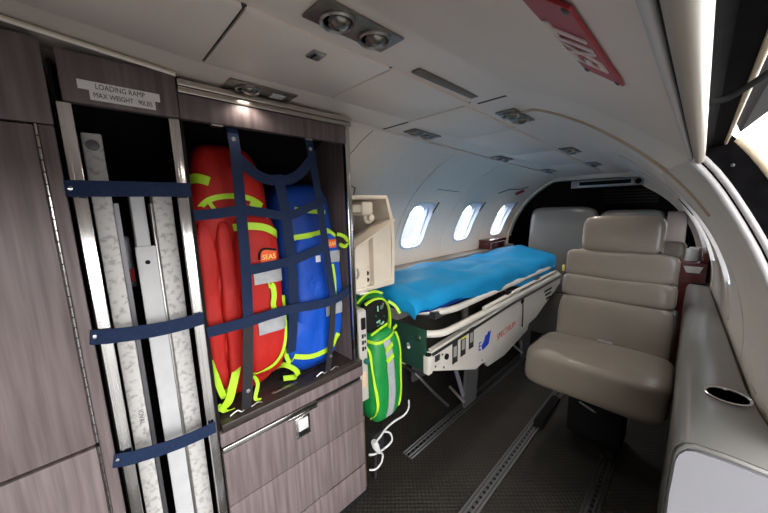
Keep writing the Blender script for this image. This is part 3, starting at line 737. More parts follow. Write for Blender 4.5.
# blue backpack
bb = Bag([((-0.845, 0.449, 0.792), (0.088, 0.094, 0.276), 4.6), ((-0.80, 0.464, 0.765), (0.060, 0.080, 0.172), 5.0)])
t = thing('blue_backpack', (-0.85, 0.44, 0.514), 'blue emergency backpack with lime bands beside the red one', 'backpack')
m = MB(); c, h, n = bb.p[0]; m.puff((c[0], c[1], c[2]+0.0), h, n, 18, 0.003, 5); m.build('main_compartment', BLUEDK, t)
m = MB(); c, h, n = bb.p[1]; m.puff(c, h, n, 14, 0.002, 8); m.build('front_pocket', BLUE, t)
m = MB(); m.puff((-0.80, 0.435, 0.628), (0.060, 0.088, 0.085), 3.6, 12, 0.002, 4); m.build('base_pocket', BLUE, t)
bb.p.append(((-0.80, 0.435, 0.628), (0.060, 0.088, 0.085), 3.6))
for pts, w_, nm in (([(0.385, 0.925), (0.43, 0.928), (0.47, 0.932), (0.50, 0.937), (0.530, 0.915)], 0.015, 'lime_band'), ([(0.405, 1.002), (0.44, 0.996), (0.50, 0.990)], 0.011, 'lime_band'),
                   ([(0.365, 0.600), (0.41, 0.585), (0.45, 0.583), (0.49, 0.592), (0.515, 0.62)], 0.014, 'lime_band')):
    bb.strip(pts, w_, 0.004).build(nm, LIME, t)
for z_, a, b_ in ((0.862, 0.488, 0.533), (0.705, 0.470, 0.532)):
    bb.strip([(a, z_), ((a+b_)/2, z_), (b_, z_-0.002)], 0.034, 0.0035).build('reflective_strip', REFL, t)
bb.strip([(0.498, 0.840), (0.503, 0.80), (0.502, 0.745)], 0.012, 0.005, wd=(0, 1, 0)).build('lime_webbing', LIME, t)
bb.strip([(0.485, 0.9), (0.505, 0.9), (0.522, 0.899)], 0.024, 0.0035).build('patch', ORANGE, t)
text_mesh('patch_lettering', 'SEAS', 0.0150, YELLOW, t, (bb.x(0.503, 0.9)+0.006, 0.504, 0.899), (-0.12, 1, 0), (0, 0, 1), 0.0006)
bb.strip([(0.447, 0.862), (0.462, 0.862)], 0.018, 0.0035).build('care_label', LABELP, t)
m = MB(); m.ribbon(spline([(-0.75, 0.532, 0.925), (-0.738, 0.548, 0.918), (-0.728, 0.556, 0.90), (-0.732, 0.545, 0.888), (-0.745, 0.535, 0.895)], 6), (0.4, 0.2, 1), 0.011, 0.002); m.build('lime_strap_end', LIME, t)
for pts, w_ in (([(-0.77, 0.352, 0.625), (-0.752, 0.345, 0.61), (-0.745, 0.352, 0.585), (-0.76, 0.372, 0.60)], 0.012), ([(-0.765, 0.335, 0.66), (-0.75, 0.33, 0.64), (-0.748, 0.345, 0.62)], 0.010),
               ([(-0.79, 0.335, 0.565), (-0.765, 0.345, 0.575), (-0.745, 0.365, 0.560), (-0.752, 0.372, 0.535), (-0.78, 0.345, 0.528)], 0.014)):
    m = MB(); m.ribbon(spline(pts, 6), (0.4, 0.6, 0.7), w_, 0.0018); m.build('lime_strap_end', LIME, t)

# cargo net of navy webbing in front of both bags
t = thing('cargo_net', (-0.70, 0.35, 0.514), 'navy webbing cargo net holding the red and blue bags in the cabinet', 'net')
def vs_(pts, w_=0.021, mat_=NAVY, nm='vertical_strap'):
    m = MB(); m.ribbon(spline(pts, 6), (0, 1, 0), w_, 0.0022); return m.build(nm, mat_, t)
def hs_(pts, w_=0.021, nm='cross_strap'):
    m = MB(); m.ribbon(spline(pts, 6), (0, 0, 1), w_, 0.0022); return m.build(nm, NAVY, t)
vs_([(-0.730, 0.254, 1.178), (-0.722, 0.254, 1.12), (-0.712, 0.250, 1.00), (-0.706, 0.246, 0.87), (-0.706, 0.240, 0.75)], 0.023)
vs_([(-0.7055, 0.240, 0.75), (-0.712, 0.232, 0.65), (-0.722, 0.226, 0.560), (-0.735, 0.224, 0.516)], 0.0235, BLKWEB, 'anchor_strap')
vs_([(-0.730, 0.442, 1.178), (-0.722, 0.447, 1.12), (-0.712, 0.455, 1.00), (-0.708, 0.465, 0.87), (-0.708, 0.478, 0.75)], 0.021)
vs_([(-0.7075, 0.478, 0.75), (-0.716, 0.474, 0.66), (-0.724, 0.466, 0.575), (-0.735, 0.462, 0.516)], 0.0185, BLKWEB, 'anchor_strap')
vs_([(-0.728, 0.350, 1.085), (-0.716, 0.356, 1.00), (-0.712, 0.360, 0.90), (-0.714, 0.362, 0.80), (-0.722, 0.360, 0.72), (-0.735, 0.352, 0.62)], 0.026)
hs_([(-0.722, 0.258, 1.115), (-0.724, 0.30, 1.080), (-0.726, 0.35, 1.070), (-0.724, 0.40, 1.085), (-0.720, 0.445, 1.130)], 0.024)
hs_([(-0.722, 0.160, 0.993), (-0.712, 0.20, 0.996), (-0.707, 0.25, 1.001), (-0.712, 0.30, 0.995), (-0.7135, 0.36, 0.985), (-0.711, 0.42, 1.005), (-0.708, 0.47, 1.026)], 0.021)
hs_([(-0.7055, 0.25, 0.866), (-0.708, 0.30, 0.868), (-0.7105, 0.36, 0.872), (-0.707, 0.41, 0.885), (-0.706, 0.465, 0.90)], 0.023)
hs_([(-0.722, 0.158, 0.741), (-0.710, 0.20, 0.745), (-0.7035, 0.25, 0.748), (-0.706, 0.30, 0.750), (-0.709, 0.36, 0.748), (-0.707, 0.42, 0.742), (-0.706, 0.475, 0.742), (-0.716, 0.52, 0.748), (-0.735, 0.556, 0.755)], 0.024)
for y_, z_ in ((0.254, 1.155), (0.444, 1.155), (0.228, 0.572), (0.466, 0.572)):
    m = MB(); m.lathe([(0.005, 0), (0.0045, 0.002), (0.0003, 0.0028)], ((-0.7265 if z_ > 1 else -0.7185), y_, z_), (1, 0, 0), 12); m.build('snap', STEEL, t)
for y_ in (0.224, 0.462):
    m = MB(); m.tube(spline([(-0.738, y_-0.036, 0.5162), (-0.735, y_-0.02, 0.524), (-0.733, y_-0.012, 0.518), (-0.735, y_, 0.520), (-0.737, y_+0.016, 0.517), (-0.735, y_+0.028, 0.522), (-0.736, y_+0.04, 0.5165)], 5), 0.0016, 6); m.build('anchor_wire', STEEL, t)
for y_ in (0.212, 0.428):
    m = MB(); m.box(-0.7375, -0.722, y_, y_+0.022, 1.1765, 1.180); m.build('anchor_plate', STEEL, t)

# ------------------------------------------------------------------ moulded console aft of the gear cabinet
t = thing('wall_console', (-0.86, 0.72, 0.70), 'cream moulded plastic console above the stretcher head beside the cabinet', 'console')
x0, x1, y0, y1 = -1.02, -0.775, 0.592, 0.815
m = MB(); m.box(x0, x0+0.012, y0, y1+0.05, 0.71, 1.045, 0.003); m.build('back_shell', CREAM, t)
m = MB(); m.prism([(y1-0.010, 0.715), (y1+0.004, 0.715), (y1+0.012, 0.88), (y1+0.006, 0.96), (y1-0.02, 1.035), (y1-0.034, 1.035), (y1-0.01, 0.955), (y1-0.004, 0.88)], 'x', x0+0.012, x1-0.02); m.build('side_shell', CREAM, t)
m = MB(); m.box(x0+0.012, x1-0.02, y0, y1-0.022, 1.028, 1.042, 0.004); m.build('top_shell', CREAM, t)
m = MB(); m.box(x0+0.012, x1-0.01, y0, y1-0.006, 0.712, 0.728, 0.003); m.build('bottom_shell', CREAM, t)
# lower front: three upright ribs of different depth, sloping top lip
fr = [(y0+0.032, y0+0.082, 0.87, -0.785), (y0+0.084, y0+0.108, 0.895, -0.800), (y0+0.110, y0+0.165, 0.91, -0.780), (y0+0.167, y0+0.21, 0.935, -0.792)]
for a_, b_, zt, xf in fr:
    m = MB(); m.prism([(a_, 0.729), (b_, 0.729), (b_, zt+0.012), (a_, zt-0.006)], 'x', xf-0.07, xf); m.build('front_rib', CREAM, t)
m = MB(); m.prism([(y0+0.028, 0.868), (y0+0.214, 0.950), (y0+0.214, 0.956), (y0+0.028, 0.874)], 'x', -0.86, -0.772); m.build('sloped_lip', CREAM, t)
m = MB(); m.box(-0.84, -0.80, y0+0.002, y0+0.028, 0.728, 0.90, 0.003); m.build('side_post', CREAM, t)
m = MB(); m.box(-0.90, -0.81, y0+0.005, y0+0.09, 0.985, 1.012, 0.006); m.box(-0.90, -0.80, y0+0.085, y0+0.135, 0.975, 1.022, 0.008); m.build('latch_block', CREAM, t)
m = MB(); m.lathe([(0.022, 0), (0.022, 0.012), (0.014, 0.018), (0.012, 0.03), (0.0005, 0.031)], (-0.845, y0+0.14, 0.965), (1, 0, 0.0), 16); m.build('swivel_knob', CREAM, t)
m = MB(); m.lathe([(0.015, 0), (0.013, 0.008), (0.0005, 0.010)], (-0.85, y0+0.03, 0.925), (1, 0, 0), 14); m.build('knob', WHITE, t)
for z_ in (0.748, 0.772):
    m = MB(); m.lathe([(0.008, 0), (0.008, 0.002), (0.0005, 0.0025)], (-0.8005, y0+0.096, z_), (1, 0, 0), 12); m.build('socket', BLACK, t)
m = MB(); m.tube(spline([(-0.784, y0+0.04, 0.80), (-0.780, y0+0.042, 0.78), (-0.784, y0+0.036, 0.765)], 4), 0.004, 8); m.build('clip', GREYBOX, t)

# grey connector box on the aft side of the cabinet
t = thing('connector_box', (-0.82, 0.62, 0.34), 'slim grey equipment case with sockets between cabinet and green bag', 'equipment case')
m = MB(); m.box(-0.92, -0.742, 0.5885, 0.6235, 0.345, 0.672, 0.004); m.build('case_body', GREYBOX, t)
m = MB(); m.box(-0.742, -0.738, 0.5895, 0.6230, 0.35, 0.667, 0.001); fp = m.build('face_plate', mat('face_plate_grey', (0.42, 0.39, 0.37), 0.45), t)
m = MB(); m.box(-0.738, -0.735, 0.600, 0.618, 0.605, 0.645, 0.003); m.build('fan_grille', BLACK, fp)
for k, z_ in enumerate((0.575, 0.553, 0.531)):
    m = MB(); m.box(-0.738, -0.7355, 0.601, 0.609, z_, z_+0.014, 0.001); m.build('socket', BLACK, fp)
    m = MB(); m.box(-0.738, -0.736, 0.612, 0.618, z_+0.002, z_+0.012, 0.001); m.build('socket', BLACK, fp)
m = MB(); m.lathe([(0.009, 0), (0.009, 0.012), (0.006, 0.016), (0.0004, 0.0165)], (-0.738, 0.613, 0.492), (1, 0, 0), 14); m.build('green_plug', mat('teal_plug', (0.01, 0.12, 0.09), 0.4), fp)
m = MB(); m.box(-0.738, -0.7365, 0.597, 0.612, 0.40, 0.455, 0.0005); m.build('label', mat('tan_label', (0.62, 0.42, 0.28), 0.6), fp)

# ------------------------------------------------------------------ green bag
t = thing('green_bag', (-0.77, 0.69, 0.235), 'green emergency bag with lime piping and silver stripe hanging beside the stretcher', 'bag')
gb = Bag([((-0.775, 0.698, 0.405), (0.070, 0.073, 0.172), 4.0)])
m = MB(); m.puff(*gb.p[0][:2], 4.0, 16, 0.0015, 2); m.build('front_pocket', GREEN, t)
m = MB(); m.puff((-0.83, 0.703, 0.545), (0.062, 0.077, 0.150), 3.4, 14, 0.0015, 6); m.build('main_compartment', GREEN, t)
m = MB(); m.puff((-0.775, 0.690, 0.625), (0.030, 0.058, 0.060), 3.0, 10); m.build('dark_lining', BLACK, t)
random.seed(3)
for k in range(9):
    yk = 0.66+0.06*random.random(); zk = 0.590+0.07*random.random()
    m = MB(); m.tube([(-0.745, yk, zk), (-0.743, yk+0.03*(random.random()-0.5), zk+0.03*(random.random()-0.3))], 0.003, 6)
    m.build('instrument', [GREENDK, STEEL, mat('mint_plastic', (0.25, 0.6, 0.45), 0.4)][k % 3], t)
gb.strip([(0.622, 0.556), (0.65, 0.548), (0.70, 0.552), (0.745, 0.565), (0.766, 0.575)], 0.011, 0.003).build('lime_piping', LIME, t)
gb.strip([(0.632, 0.548), (0.630, 0.48), (0.634, 0.40), (0.640, 0.32), (0.634, 0.262)], 0.012, 0.003).build('lime_piping', LIME, t)
gb.strip([(0.750, 0.556), (0.757, 0.48), (0.758, 0.40), (0.757, 0.33), (0.748, 0.27)], 0.009, 0.003).build('lime_piping', LIME, t)
gb.strip([(0.690, 0.548), (0.697, 0.46), (0.702, 0.36), (0.695, 0.258)], 0.032, 0.0025).build('reflective_strip', REFL, t)
for z_ in (0.522, 0.482):
    gb.strip([(0.678, z_-0.006), (0.696, z_), (0.713, z_+0.008)], 0.017, 0.0045).build('lime_tab', LIME, t)
m = MB(); m.ribbon(spline([(-0.752, 0.632, 0.680), (-0.742, 0.665, 0.694), (-0.740, 0.705, 0.685), (-0.742, 0.732, 0.650), (-0.742, 0.738, 0.60), (-0.744, 0.735, 0.567)], 6), (1, 0, 0), 0.010, 0.005); m.build('lime_zip', LIME, t)
m = MB(); m.ribbon(spline([(-0.76, 0.605, 0.690), (-0.757, 0.64, 0.712), (-0.756, 0.68, 0.716), (-0.757, 0.72, 0.700)], 6), (0.3, 0, 1), 0.008, 0.003); m.build('lime_zip', LIME, t)
m = MB(); m.ribbon(spline([(-0.735, 0.725, 0.675), (-0.72, 0.745, 0.655), (-0.705, 0.752, 0.63)], 5), (0, 0.4, 1), 0.010, 0.003); m.build('lime_strap_end', LIME, t)
m = MB(); m.ribbon(spline([(-0.735, 0.640, 0.575), (-0.738, 0.68, 0.583), (-0.738, 0.72, 0.592)], 4), (0, 0, 1), 0.008, 0.003); m.build('lime_zip', LIME, t)
m = MB(); m.box(-0.80, -0.75, 0.612, 0.65, 0.718, 0.722, 0.001); m.build('white_label', LABELP, t)

# cables under the green bag
t = thing('white_cable', (-0.70, 0.63, 0.10), 'white mains cable with plug looping under the green bag', 'cable')
m = MB(); m.tube(spline([(-0.69, 0.775, 0.29), (-0.688, 0.772, 0.262), (-0.69, 0.75, 0.243), (-0.70, 0.71, 0.235), (-0.705, 0.67, 0.225), (-0.70, 0.635, 0.215), (-0.70, 0.605, 0.205)], 6), 0.0034, 8); m.build('cord', WHITE, t)
m = MB(); m.tube(spline([(-0.703, 0.655, 0.222), (-0.695, 0.678, 0.208), (-0.69, 0.682, 0.178), (-0.70, 0.655, 0.158), (-0.705, 0.615, 0.158), (-0.712, 0.592, 0.165)], 6), 0.0034, 8); m.build('cord', WHITE, t)
m = MB(); m.tube(spline([(-0.697, 0.626, 0.165), (-0.695, 0.640, 0.145), (-0.695, 0.632, 0.118), (-0.70, 0.61, 0.105), (-0.712, 0.592, 0.106)], 6), 0.0034, 8); m.build('cord', WHITE, t)
m = MB(); m.tube([(-0.70, 0.605, 0.215), (-0.698, 0.612, 0.195), (-0.697, 0.626, 0.162)], [0.010, 0.012, 0.006], 10); m.build('plug', WHITE, t)
t = thing('black_adapter', (-0.74, 0.655, 0.0), 'small black power adapter on floor behind the white cable', 'adapter')
m = MB(); m.box(-0.765, -0.73, 0.625, 0.685, 0.12, 0.20, 0.006); m.build('adapter_body', BLKWEB, t)
m = MB(); m.tube([(-0.75, 0.655, 0.12), (-0.755, 0.655, 0.002)], 0.006, 8); m.build('adapter_lead', BLKWEB, t)

# ------------------------------------------------------------------ stretcher base and stretcher
SX = -0.66
t = thing('stretcher_loading_deck', (-0.9, 1.6, 0), 'white stretcher loading deck with tapered side panel fixed along the left wall', 'stretcher deck')
poly = [(0.862, 0.382), (0.862, 0.456), (1.6, 0.488), (2.40, 0.492), (2.40, 0.43), (1.95, 0.292), (1.21, 0.246)]
m = MB(); m.prism(poly, 'x', SX-0.012, SX); sp_ = m.build('side_panel', WHITEPNL, t, smooth=False)
poly2 = [(p[0], p[1]) for p in poly]
m = MB(); m.prism(poly2, 'x', -1.12, -1.108); m.build('side_panel', WHITEPNL, t, smooth=False)
m = MB(); m.prism([(0.875, 0.448), (1.6, 0.478), (2.39, 0.482), (2.39, 0.470), (1.6, 0.466), (0.875, 0.436)], 'x', SX+0.0003, SX+0.004); m.build('rail_groove', DKSTEEL, t, smooth=False)
m = MB(); m.prism([(0.875, 0.4565), (1.6, 0.4885), (2.40, 0.4925), (2.40, 0.4985), (1.6, 0.4955), (0.875, 0.464)], 'x', SX-0.014, SX+0.006); m.build('top_rail', CREAMTUBE, t, smooth=False)
m = MB(); m.box(-1.108, SX-0.0125, 0.864, 2.38, 0.372, 0.384); m.build('tray_floor', mat('tray_grey', (0.16, 0.15, 0.13), 0.6), t, smooth=False)
m = MB(); m.box(-1.115, SX-0.010, 0.848, 0.8605, 0.378, 0.545, 0.002); ep = m.build('end_plate', TEALPL, t)
m = MB(); m.lathe([(0.011, 0), (0.010, 0.004), (0.0004, 0.006)], (-0.70, 0.848, 0.507), (0, -1, 0), 12); m.build('bolt', STEEL, ep)
m = MB(); m.tube([(-0.755, 0.848, 0.467), (-0.735, 0.83, 0.465)], 0.006, 8); m.build('pull_pin', WHITE, ep)
m = MB(); m.box(SX-0.016, SX+0.010, 0.844, 0.870, 0.374, 0.447, 0.003); cp_ = m.build('corner_post', WHITEPNL, t)
m = MB(); m.lathe([(0.012, 0), (0.012, 0.006), (0.0004, 0.009)], (SX-0.003, 0.857, 0.447), (0, 0, 1), 14); m.build('cap', BLACK, cp_)
# decals on the side panel
for k, y_ in enumerate((1.035, 1.098, 1.165)):
    zc = 0.395+0.010*k
    m = MB(); m.box(SX+0.0002, SX+0.0012, y_-0.020, y_+0.020, zc-0.048, zc+0.048); d = m.build('warning_label', INK, sp_, smooth=False)
    m = MB(); m.box(SX+0.0012, SX+0.0016, y_-0.012, y_+0.012, zc-0.020, zc+0.026); m.build('label_print', mat('label_grey', (0.35, 0.34, 0.32), 0.6), sp_, smooth=False)
    if k == 1:
        m = MB(); m.box(SX+0.0012, SX+0.0018, y_-0.020, y_+0.020, zc+0.030, zc+0.048); m.build('yellow_stripe', mat('label_yellow', (0.75, 0.75, 0.05), 0.6), sp_, smooth=False)
text_mesh('logo', 'E', 0.060, LOGOBLUE, sp_, (SX+0.0008, 1.245, 0.345), (0, 1, 0), (0, 0.25, 1))
m = MB(); m.prism([(1.272, 0.318), (1.330, 0.330), (1.352, 0.395), (1.340, 0.390), (1.326, 0.398), (1.312, 0.382), (1.298, 0.386), (1.284, 0.360), (1.262, 0.345)], 'x', SX+0.0002, SX+0.001); m.build('logo', LOGOBLUE, sp_, smooth=False)
text_mesh('red_lettering', 'SPECTRUM', 0.046, LOGORED, sp_, (SX+0.0008, 1.53, 0.338), (0, 1, 0.06), (0, 0, 1), sx=1.0)
m = MB(); m.lathe([(0.013, 0), (0.012, 0.006), (0.0004, 0.007)], (SX, 0.972, 0.400), (1, 0, 0), 12); m.build('clamp_knob', BLACK, t)
m = MB(); m.box(SX, SX+0.004, 0.895, 0.925, 0.405, 0.43, 0.001); m.build('latch_plate', DKSTEEL, t)
for y_, z_ in ((0.945, 0.418), (0.955, 0.36), (0.90, 0.385), (1.27, 0.268)):
    m = MB(); m.lathe([(0.005, 0), (0.0045, 0.0015), (0.0003, 0.002)], (SX, y_, z_), (1, 0, 0), 10); m.build('screw', DKSTEEL, t)
m = MB(); m.lathe([(0.016, 0), (0.015, 0.006), (0.0004, 0.008)], (SX, 1.72, 0.455), (1, 0, 0), 14); hk = m.build('socket', BLACK, t)
m = MB(); m.tube([(SX+0.006, 1.72, 0.44), (SX+0.008, 1.72, 0.38), (SX+0.006, 1.725, 0.30)], 0.003, 8); m.build('hanging_cord', BLACK, t)
for k in range(3):
    m = MB(); m.box(SX+0.0002, SX+0.002, 2.08+0.02*k, 2.22-0.01*k, 0.425-0.028*k, 0.437-0.028*k); m.build('slot', BLACK, t, smooth=False)
# pedestals and legs below
for y_ in (1.25, 1.95):
    m = MB(); m.prism([(y_-0.035, 0.015), (y_+0.075, 0.015), (y_+0.10, 0.27), (y_-0.02, 0.25)], 'x', SX-0.07, SX-0.055); m.build('leg_bracket', mat('bracket_grey', (0.10, 0.10, 0.105), 0.45, 0.3), t, smooth=False)
    m = MB(); m.prism([(y_-0.035, 0.015), (y_+0.075, 0.015), (y_+0.10, 0.27), (y_-0.02, 0.25)], 'x', -1.06, -1.045); m.build('leg_bracket', mat('bracket_grey', (0.10, 0.10, 0.105), 0.45, 0.3), t, smooth=False)
    m = MB(); m.tube([(SX-0.075, y_-0.13, 0.33), (SX-0.07, y_-0.02, 0.06)], 0.010, 10); m.build('strut', mat('strut_blue_grey', (0.22, 0.22, 0.27), 0.4, 0.4), t)
    m = MB(); m.tube([(SX-0.14, y_-0.04, 0.10), (SX-0.055, y_-0.04, 0.05)], 0.007, 8); m.build('latch_pin', STEEL, t)
m = MB(); m.tube([(-1.02, 0.95, 0.30), (-0.80, 0.95, 0.28), (-0.74, 0.99, 0.20), (-0.735, 1.10, 0.08)], 0.007, 8); m.build('brace', DKSTEEL, t)
m = MB(); m.prism([(1.33, 0.246), (1.95, 0.27), (1.92, 0.21), (1.60, 0.16), (1.40, 0.17)], 'x', SX-0.05, SX-0.035); m.build('lower_bracket', WHITEPNL, t, smooth=False)

st = thing('stretcher', (-0.88, 1.6, 0.48), 'ambulance stretcher with cream tube rails under a blue sheet', 'stretcher')
def loop(z, x0, x1, y0, y1, r, rad, droop=0.0):
    pts = []
    for (cx, cy, a0) in ((x1-r, y0+r, 270), (x1-r, y1-r, 0), (x0+r, y1-r, 90), (x0+r, y0+r, 180)):
        for k in range(7):
            a = R(a0+15*k); pts.append((cx+r*math.cos(a), cy+r*math.sin(a), z))
    return MB().tube(pts, rad, 10, closed=True)
loop(0.583, -1.09, -0.665, 0.90, 2.36, 0.16, 0.0145).build('upper_frame_tube', CREAMTUBE, st)
loop(0.512, -1.10, -0.650, 0.875, 2.38, 0.10, 0.0145).build('lower_frame_tube', CREAMTUBE, st)
for x_ in (-0.668, -1.09):
    for y_ in (1.12, 1.5, 1.95, 2.25):
        m = MB(); m.box(x_-0.008, x_+0.008, y_-0.018, y_+0.018, 0.515, 0.575, 0.003); m.build('frame_link', DKSTEEL, st)
m = MB(); m.tube([(-0.648, 1.25, 0.534), (-0.645, 1.6, 0.545), (-0.648, 2.2, 0.545)], 0.009, 10); m.build('side_rail', CREAMTUBE, st)
m = MB(); m.box(-0.662, -0.640, 1.47, 1.53, 0.535, 0.562, 0.004); m.build('rail_latch', BLACK, st)
m = MB(); m.box(-0.662, -0.640, 1.86, 1.93, 0.538, 0.562, 0.004); m.build('rail_latch', DKSTEEL, st)
m = MB(); m.box(-1.07, -0.685, 0.93, 2.34, 0.560, 0.588); m.build('mattress_deck', DKSTEEL, st)
m = MB(); m.puff((-0.876, 1.60, 0.612), (0.195, 0.76, 0.023), 8, 10); m.build('mattress', BLUEDK, st)
# sheet draped over the mattress
NXs, NYs = 40, 90; vs = []; fs = []
def sheet_top(x, y):
    u = (x+0.885)/0.215
    z = 0.690-0.020*max(0, y-1.0)/1.2+0.006*math.sin(y*5.1+1.0)-0.012*u*u
    z += 0.024*math.exp(-((y-2.18)/0.13)**2)*math.exp(-((x+0.93)/0.12)**2)
    z -= 0.016*math.exp(-((y-1.75)/0.25)**2)
    z += 0.010*math.sin(9*y+14*x)*math.sin(6*x-3*y+1)+0.006*math.exp(-((x+0.80+0.10*(y-1.2))/0.022)**2)*math.sin(3.2*y)+0.006*math.exp(-((y-1.15-0.5*(x+0.9))/0.03)**2)+0.006*math.exp(-((y-1.62+0.6*(x+0.9))/0.04)**2)+0.004*math.sin(21*y-17*x)+0.005*math.exp(-((x+0.75-0.12*(y-1.3))/0.03)**2)
    if y > 2.25: z -= 0.55*(y-2.25)**2
    if y < 0.86: z += 0.008
    return z
def sheet_pt(a, b_):
    # a in [-1.35, 1.35] across, b in [-1.08, 1.04] along ; |.|>1 hangs down
    yc, hy = 1.60, 0.815; xc, hx = -0.876, 0.208
    aa = max(-1, min(1, a)); bbb = max(-1, min(1, b_))
    x = xc+hx*aa; y = yc+hy*bbb
    # rounded far corners
    if bbb > 0.80 and aa > 0: x -= 0.10*((bbb-0.80)/0.2)**2*aa
    z = sheet_top(x, y)
    d = max(0, abs(a)-1)*hx; e = max(0, abs(b_)-1)*hy
    ed = max(0.0, abs(aa)-0.86)/0.14; z -= 0.012*ed**2
    ee = max(0.0, abs(bbb)-0.97)/0.03; z -= 0.012*ee**2
    hang = max(d, e)
    if hang > 0:
        fold = 0.004*math.sin(y*17+a*2)+0.002*math.sin(y*41)
        z -= hang
        if d > 0: x += math.copysign(0.010*min(1, d/0.02)+fold*min(1, d/0.05), a)
        if e > 0: y += math.copysign(0.008*min(1, e/0.02)+0.004*math.sin(x*40), b_)
    return (x, y, z)
AS = frange(-1.16, 1.0, 0.05)+[1.0+0.055*k for k in range(1, 9)]
BS = [-1.05, -1.04, -1.03, -1.02, -1.01]+frange(-1.0, 1.0, 0.02)+[1.012, 1.03, 1.05, 1.075, 1.10]
def hem(y):   # how far the near side hangs
    return 0.030+0.035*min(1, max(0, (y-0.80)/0.35))+0.035*min(1, max(0, (y-1.15)/0.5))+0.006*math.sin(y*4.3+0.5)+0.004*math.sin(y*11)
for b_ in BS:
    for a in AS:
        if a > 1.0:
            yy = 1.6+0.815*max(-1, min(1, b_)); a = 1.0+(a-1.0)/0.44*hem(yy)/0.218
        vs.append(sheet_pt(a, b_))
nA = len(AS)
for i in range(len(BS)-1):
    for k in range(nA-1): fs.append((i*nA+k, i*nA+k+1, (i+1)*nA+k+1, (i+1)*nA+k))
m = MB(); m.add(vs, fs); sh = m.build('blue_sheet', SHEET); tag(sh, 'bright blue disposable sheet draped over the stretcher mattress', 'sheet')
sm = sh.modifiers.new('thickness', 'SOLIDIFY'); sm.thickness = 0.002; sm.offset = 1

# dark red wooden box on the sill
t = thing('wooden_box', (-1.165, 2.34, 0.658), 'dark cherry wooden box with pale edging on the window sill', 'box')
m = MB(); m.box(-1.195, -1.105, 2.20, 2.48, 0.6585, 0.712, 0.003); m.build('box_body', CHERRY, t)
m = MB(); m.box(-1.198, -1.102, 2.197, 2.483, 0.7125, 0.730, 0.003); m.build('lid', CHERRY, t)
m = MB(); m.tube([(-1.1038, 2.215, 0.664), (-1.1038, 2.215, 0.706), (-1.1038, 2.465, 0.706), (-1.1038, 2.465, 0.664)], 0.0018, 6); m.build('edging', PIPING, t)
# red pull tag on a wire on the last wall panel
t = thing('warning_tag', (lx(2.38, 1.08), 2.38, 1.08), 'small red tag hanging from a thin dark wire above the last window', 'tag')
m = MB(); m.tube([wpt(2.10, 1.075), wpt(2.20, 1.105), wpt(2.36, 1.108), wpt(2.44, 1.125)], 0.0028, 6); m.build('wire', SEAM, t)
m = MB(); m.ribbon([wpt(2.36, 1.075, -0.006), wpt(2.40, 1.088, -0.008), wpt(2.43, 1.10, -0.008)], (0, -0.4, 1), 0.022, 0.002); m.build('red_flag', SIGNRED, t)

# ------------------------------------------------------------------ seat facing the camera
t = thing('cabin_seat', (-0.225, 1.42, 0), 'taupe leather cabin seat with ribbed backrest and headrest facing forward', 'seat')
rx = Matrix.Rotation(R(-3), 3, 'X')
m = MB(); m.puff((-0.2340, 1.385, 0.338), (0.2260, 0.175, 0.076), 6.5, 16, 0.0018, 2, rot=rx); sc_ = m.build('seat_cushion', LEATHER, t)
m = MB(); m.box(-0.39, -0.06, 1.29, 1.54, 0.240, 0.275, 0.01); m.build('seat_pan', BLACK, t)
m = MB(); m.box(-0.32, -0.13, 1.38, 1.53, 0.03, 0.240, 0.01); m.build('pedestal', BLACK, t)
for xa in (-0.445, -0.185):
    m = MB(); m.box(xa+0.006, xa+0.042, 1.34, 1.60, 0.0068, 0.03, 0.004); m.build('track_shoe', BLACK, t)
m = MB(); m.tube([(-0.26, 1.30, 0.225), (-0.20, 1.255, 0.235)], 0.004, 8); m.build('lever', STEEL, t)
# backrest: a reclined stack of rolls
ax = Vector((0, 0.20, 1)).normalized()
rb_ = Matrix.Rotation(-math.atan(0.20), 3, 'X')
def bp(z): return Vector((-0.228, 1.565+(z-0.38)*0.20, z))
for z0, z1, w_, th in ((0.345, 0.578, 0.199, 0.052), (0.568, 0.670, 0.196, 0.053), (0.660, 0.780, 0.193, 0.053)):
    c = bp((z0+z1)/2); m = MB(); m.puff(c, (w_, th, (z1-z0)/2*1.06), 7.0, 14, 0.0015, z0*10, rot=rb_); m.build('backrest_roll', LEATHER, t)
c = bp(0.565)+Vector((0, 0.058, 0)); m = MB(); m.puff(c, (0.192, 0.03, 0.225), 8, 10, rot=rb_); m.build('backrest_shell', LEATHERG, t)
c = bp(0.856); m = MB(); m.puff(c+Vector((0, -0.012, 0)), (0.139, 0.046, 0.080), 6.0, 12, 0.0012, 5, rot=rb_); hr = m.build('headrest', LEATHER, t)
m = MB(); m.tube([c+rb_ @ Vector((0.136, 0.012, k)) for k in (-0.066, -0.03, 0.03, 0.062)]+[c+rb_ @ Vector((0.126, 0.012, 0.072))], 0.0035, 8); m.build('piping', PIPING, hr)
c2 = bp(0.80)+Vector((0.16, 0.04, 0)); m = MB(); m.puff(c2, (0.042, 0.03, 0.035), 5, 8, rot=rb_); m.build('headrest_wing', LEATHER, t)
m = MB(); m.tube([c2+Vector((-0.03, -0.012, 0.034)), c2+Vector((0.03, -0.012, 0.034)), c2+Vector((0.041, -0.012, 0.022)), c2+Vector((0.042, -0.012, -0.03))], 0.003, 8); m.build('piping', PIPING, t)
m = MB(); m.box(-0.258, -0.205, 1.500, 1.516, 0.408, 0.420, 0.003); m.build('buckle', STEEL, t)
m = MB(); m.box(-0.4245, -0.4175, 1.56, 1.575, 0.688, 0.715, 0.001); m.build('yellow_tab', mat('tab_yellow', (0.75, 0.62, 0.08), 0.5), t)
m = MB(); m.tube([(-0.036, 1.58, 0.40), (-0.034, 1.60, 0.50), (-0.036, 1.64, 0.56)], 0.012, 10); m.build('recline_bar', LEATHERG, t)

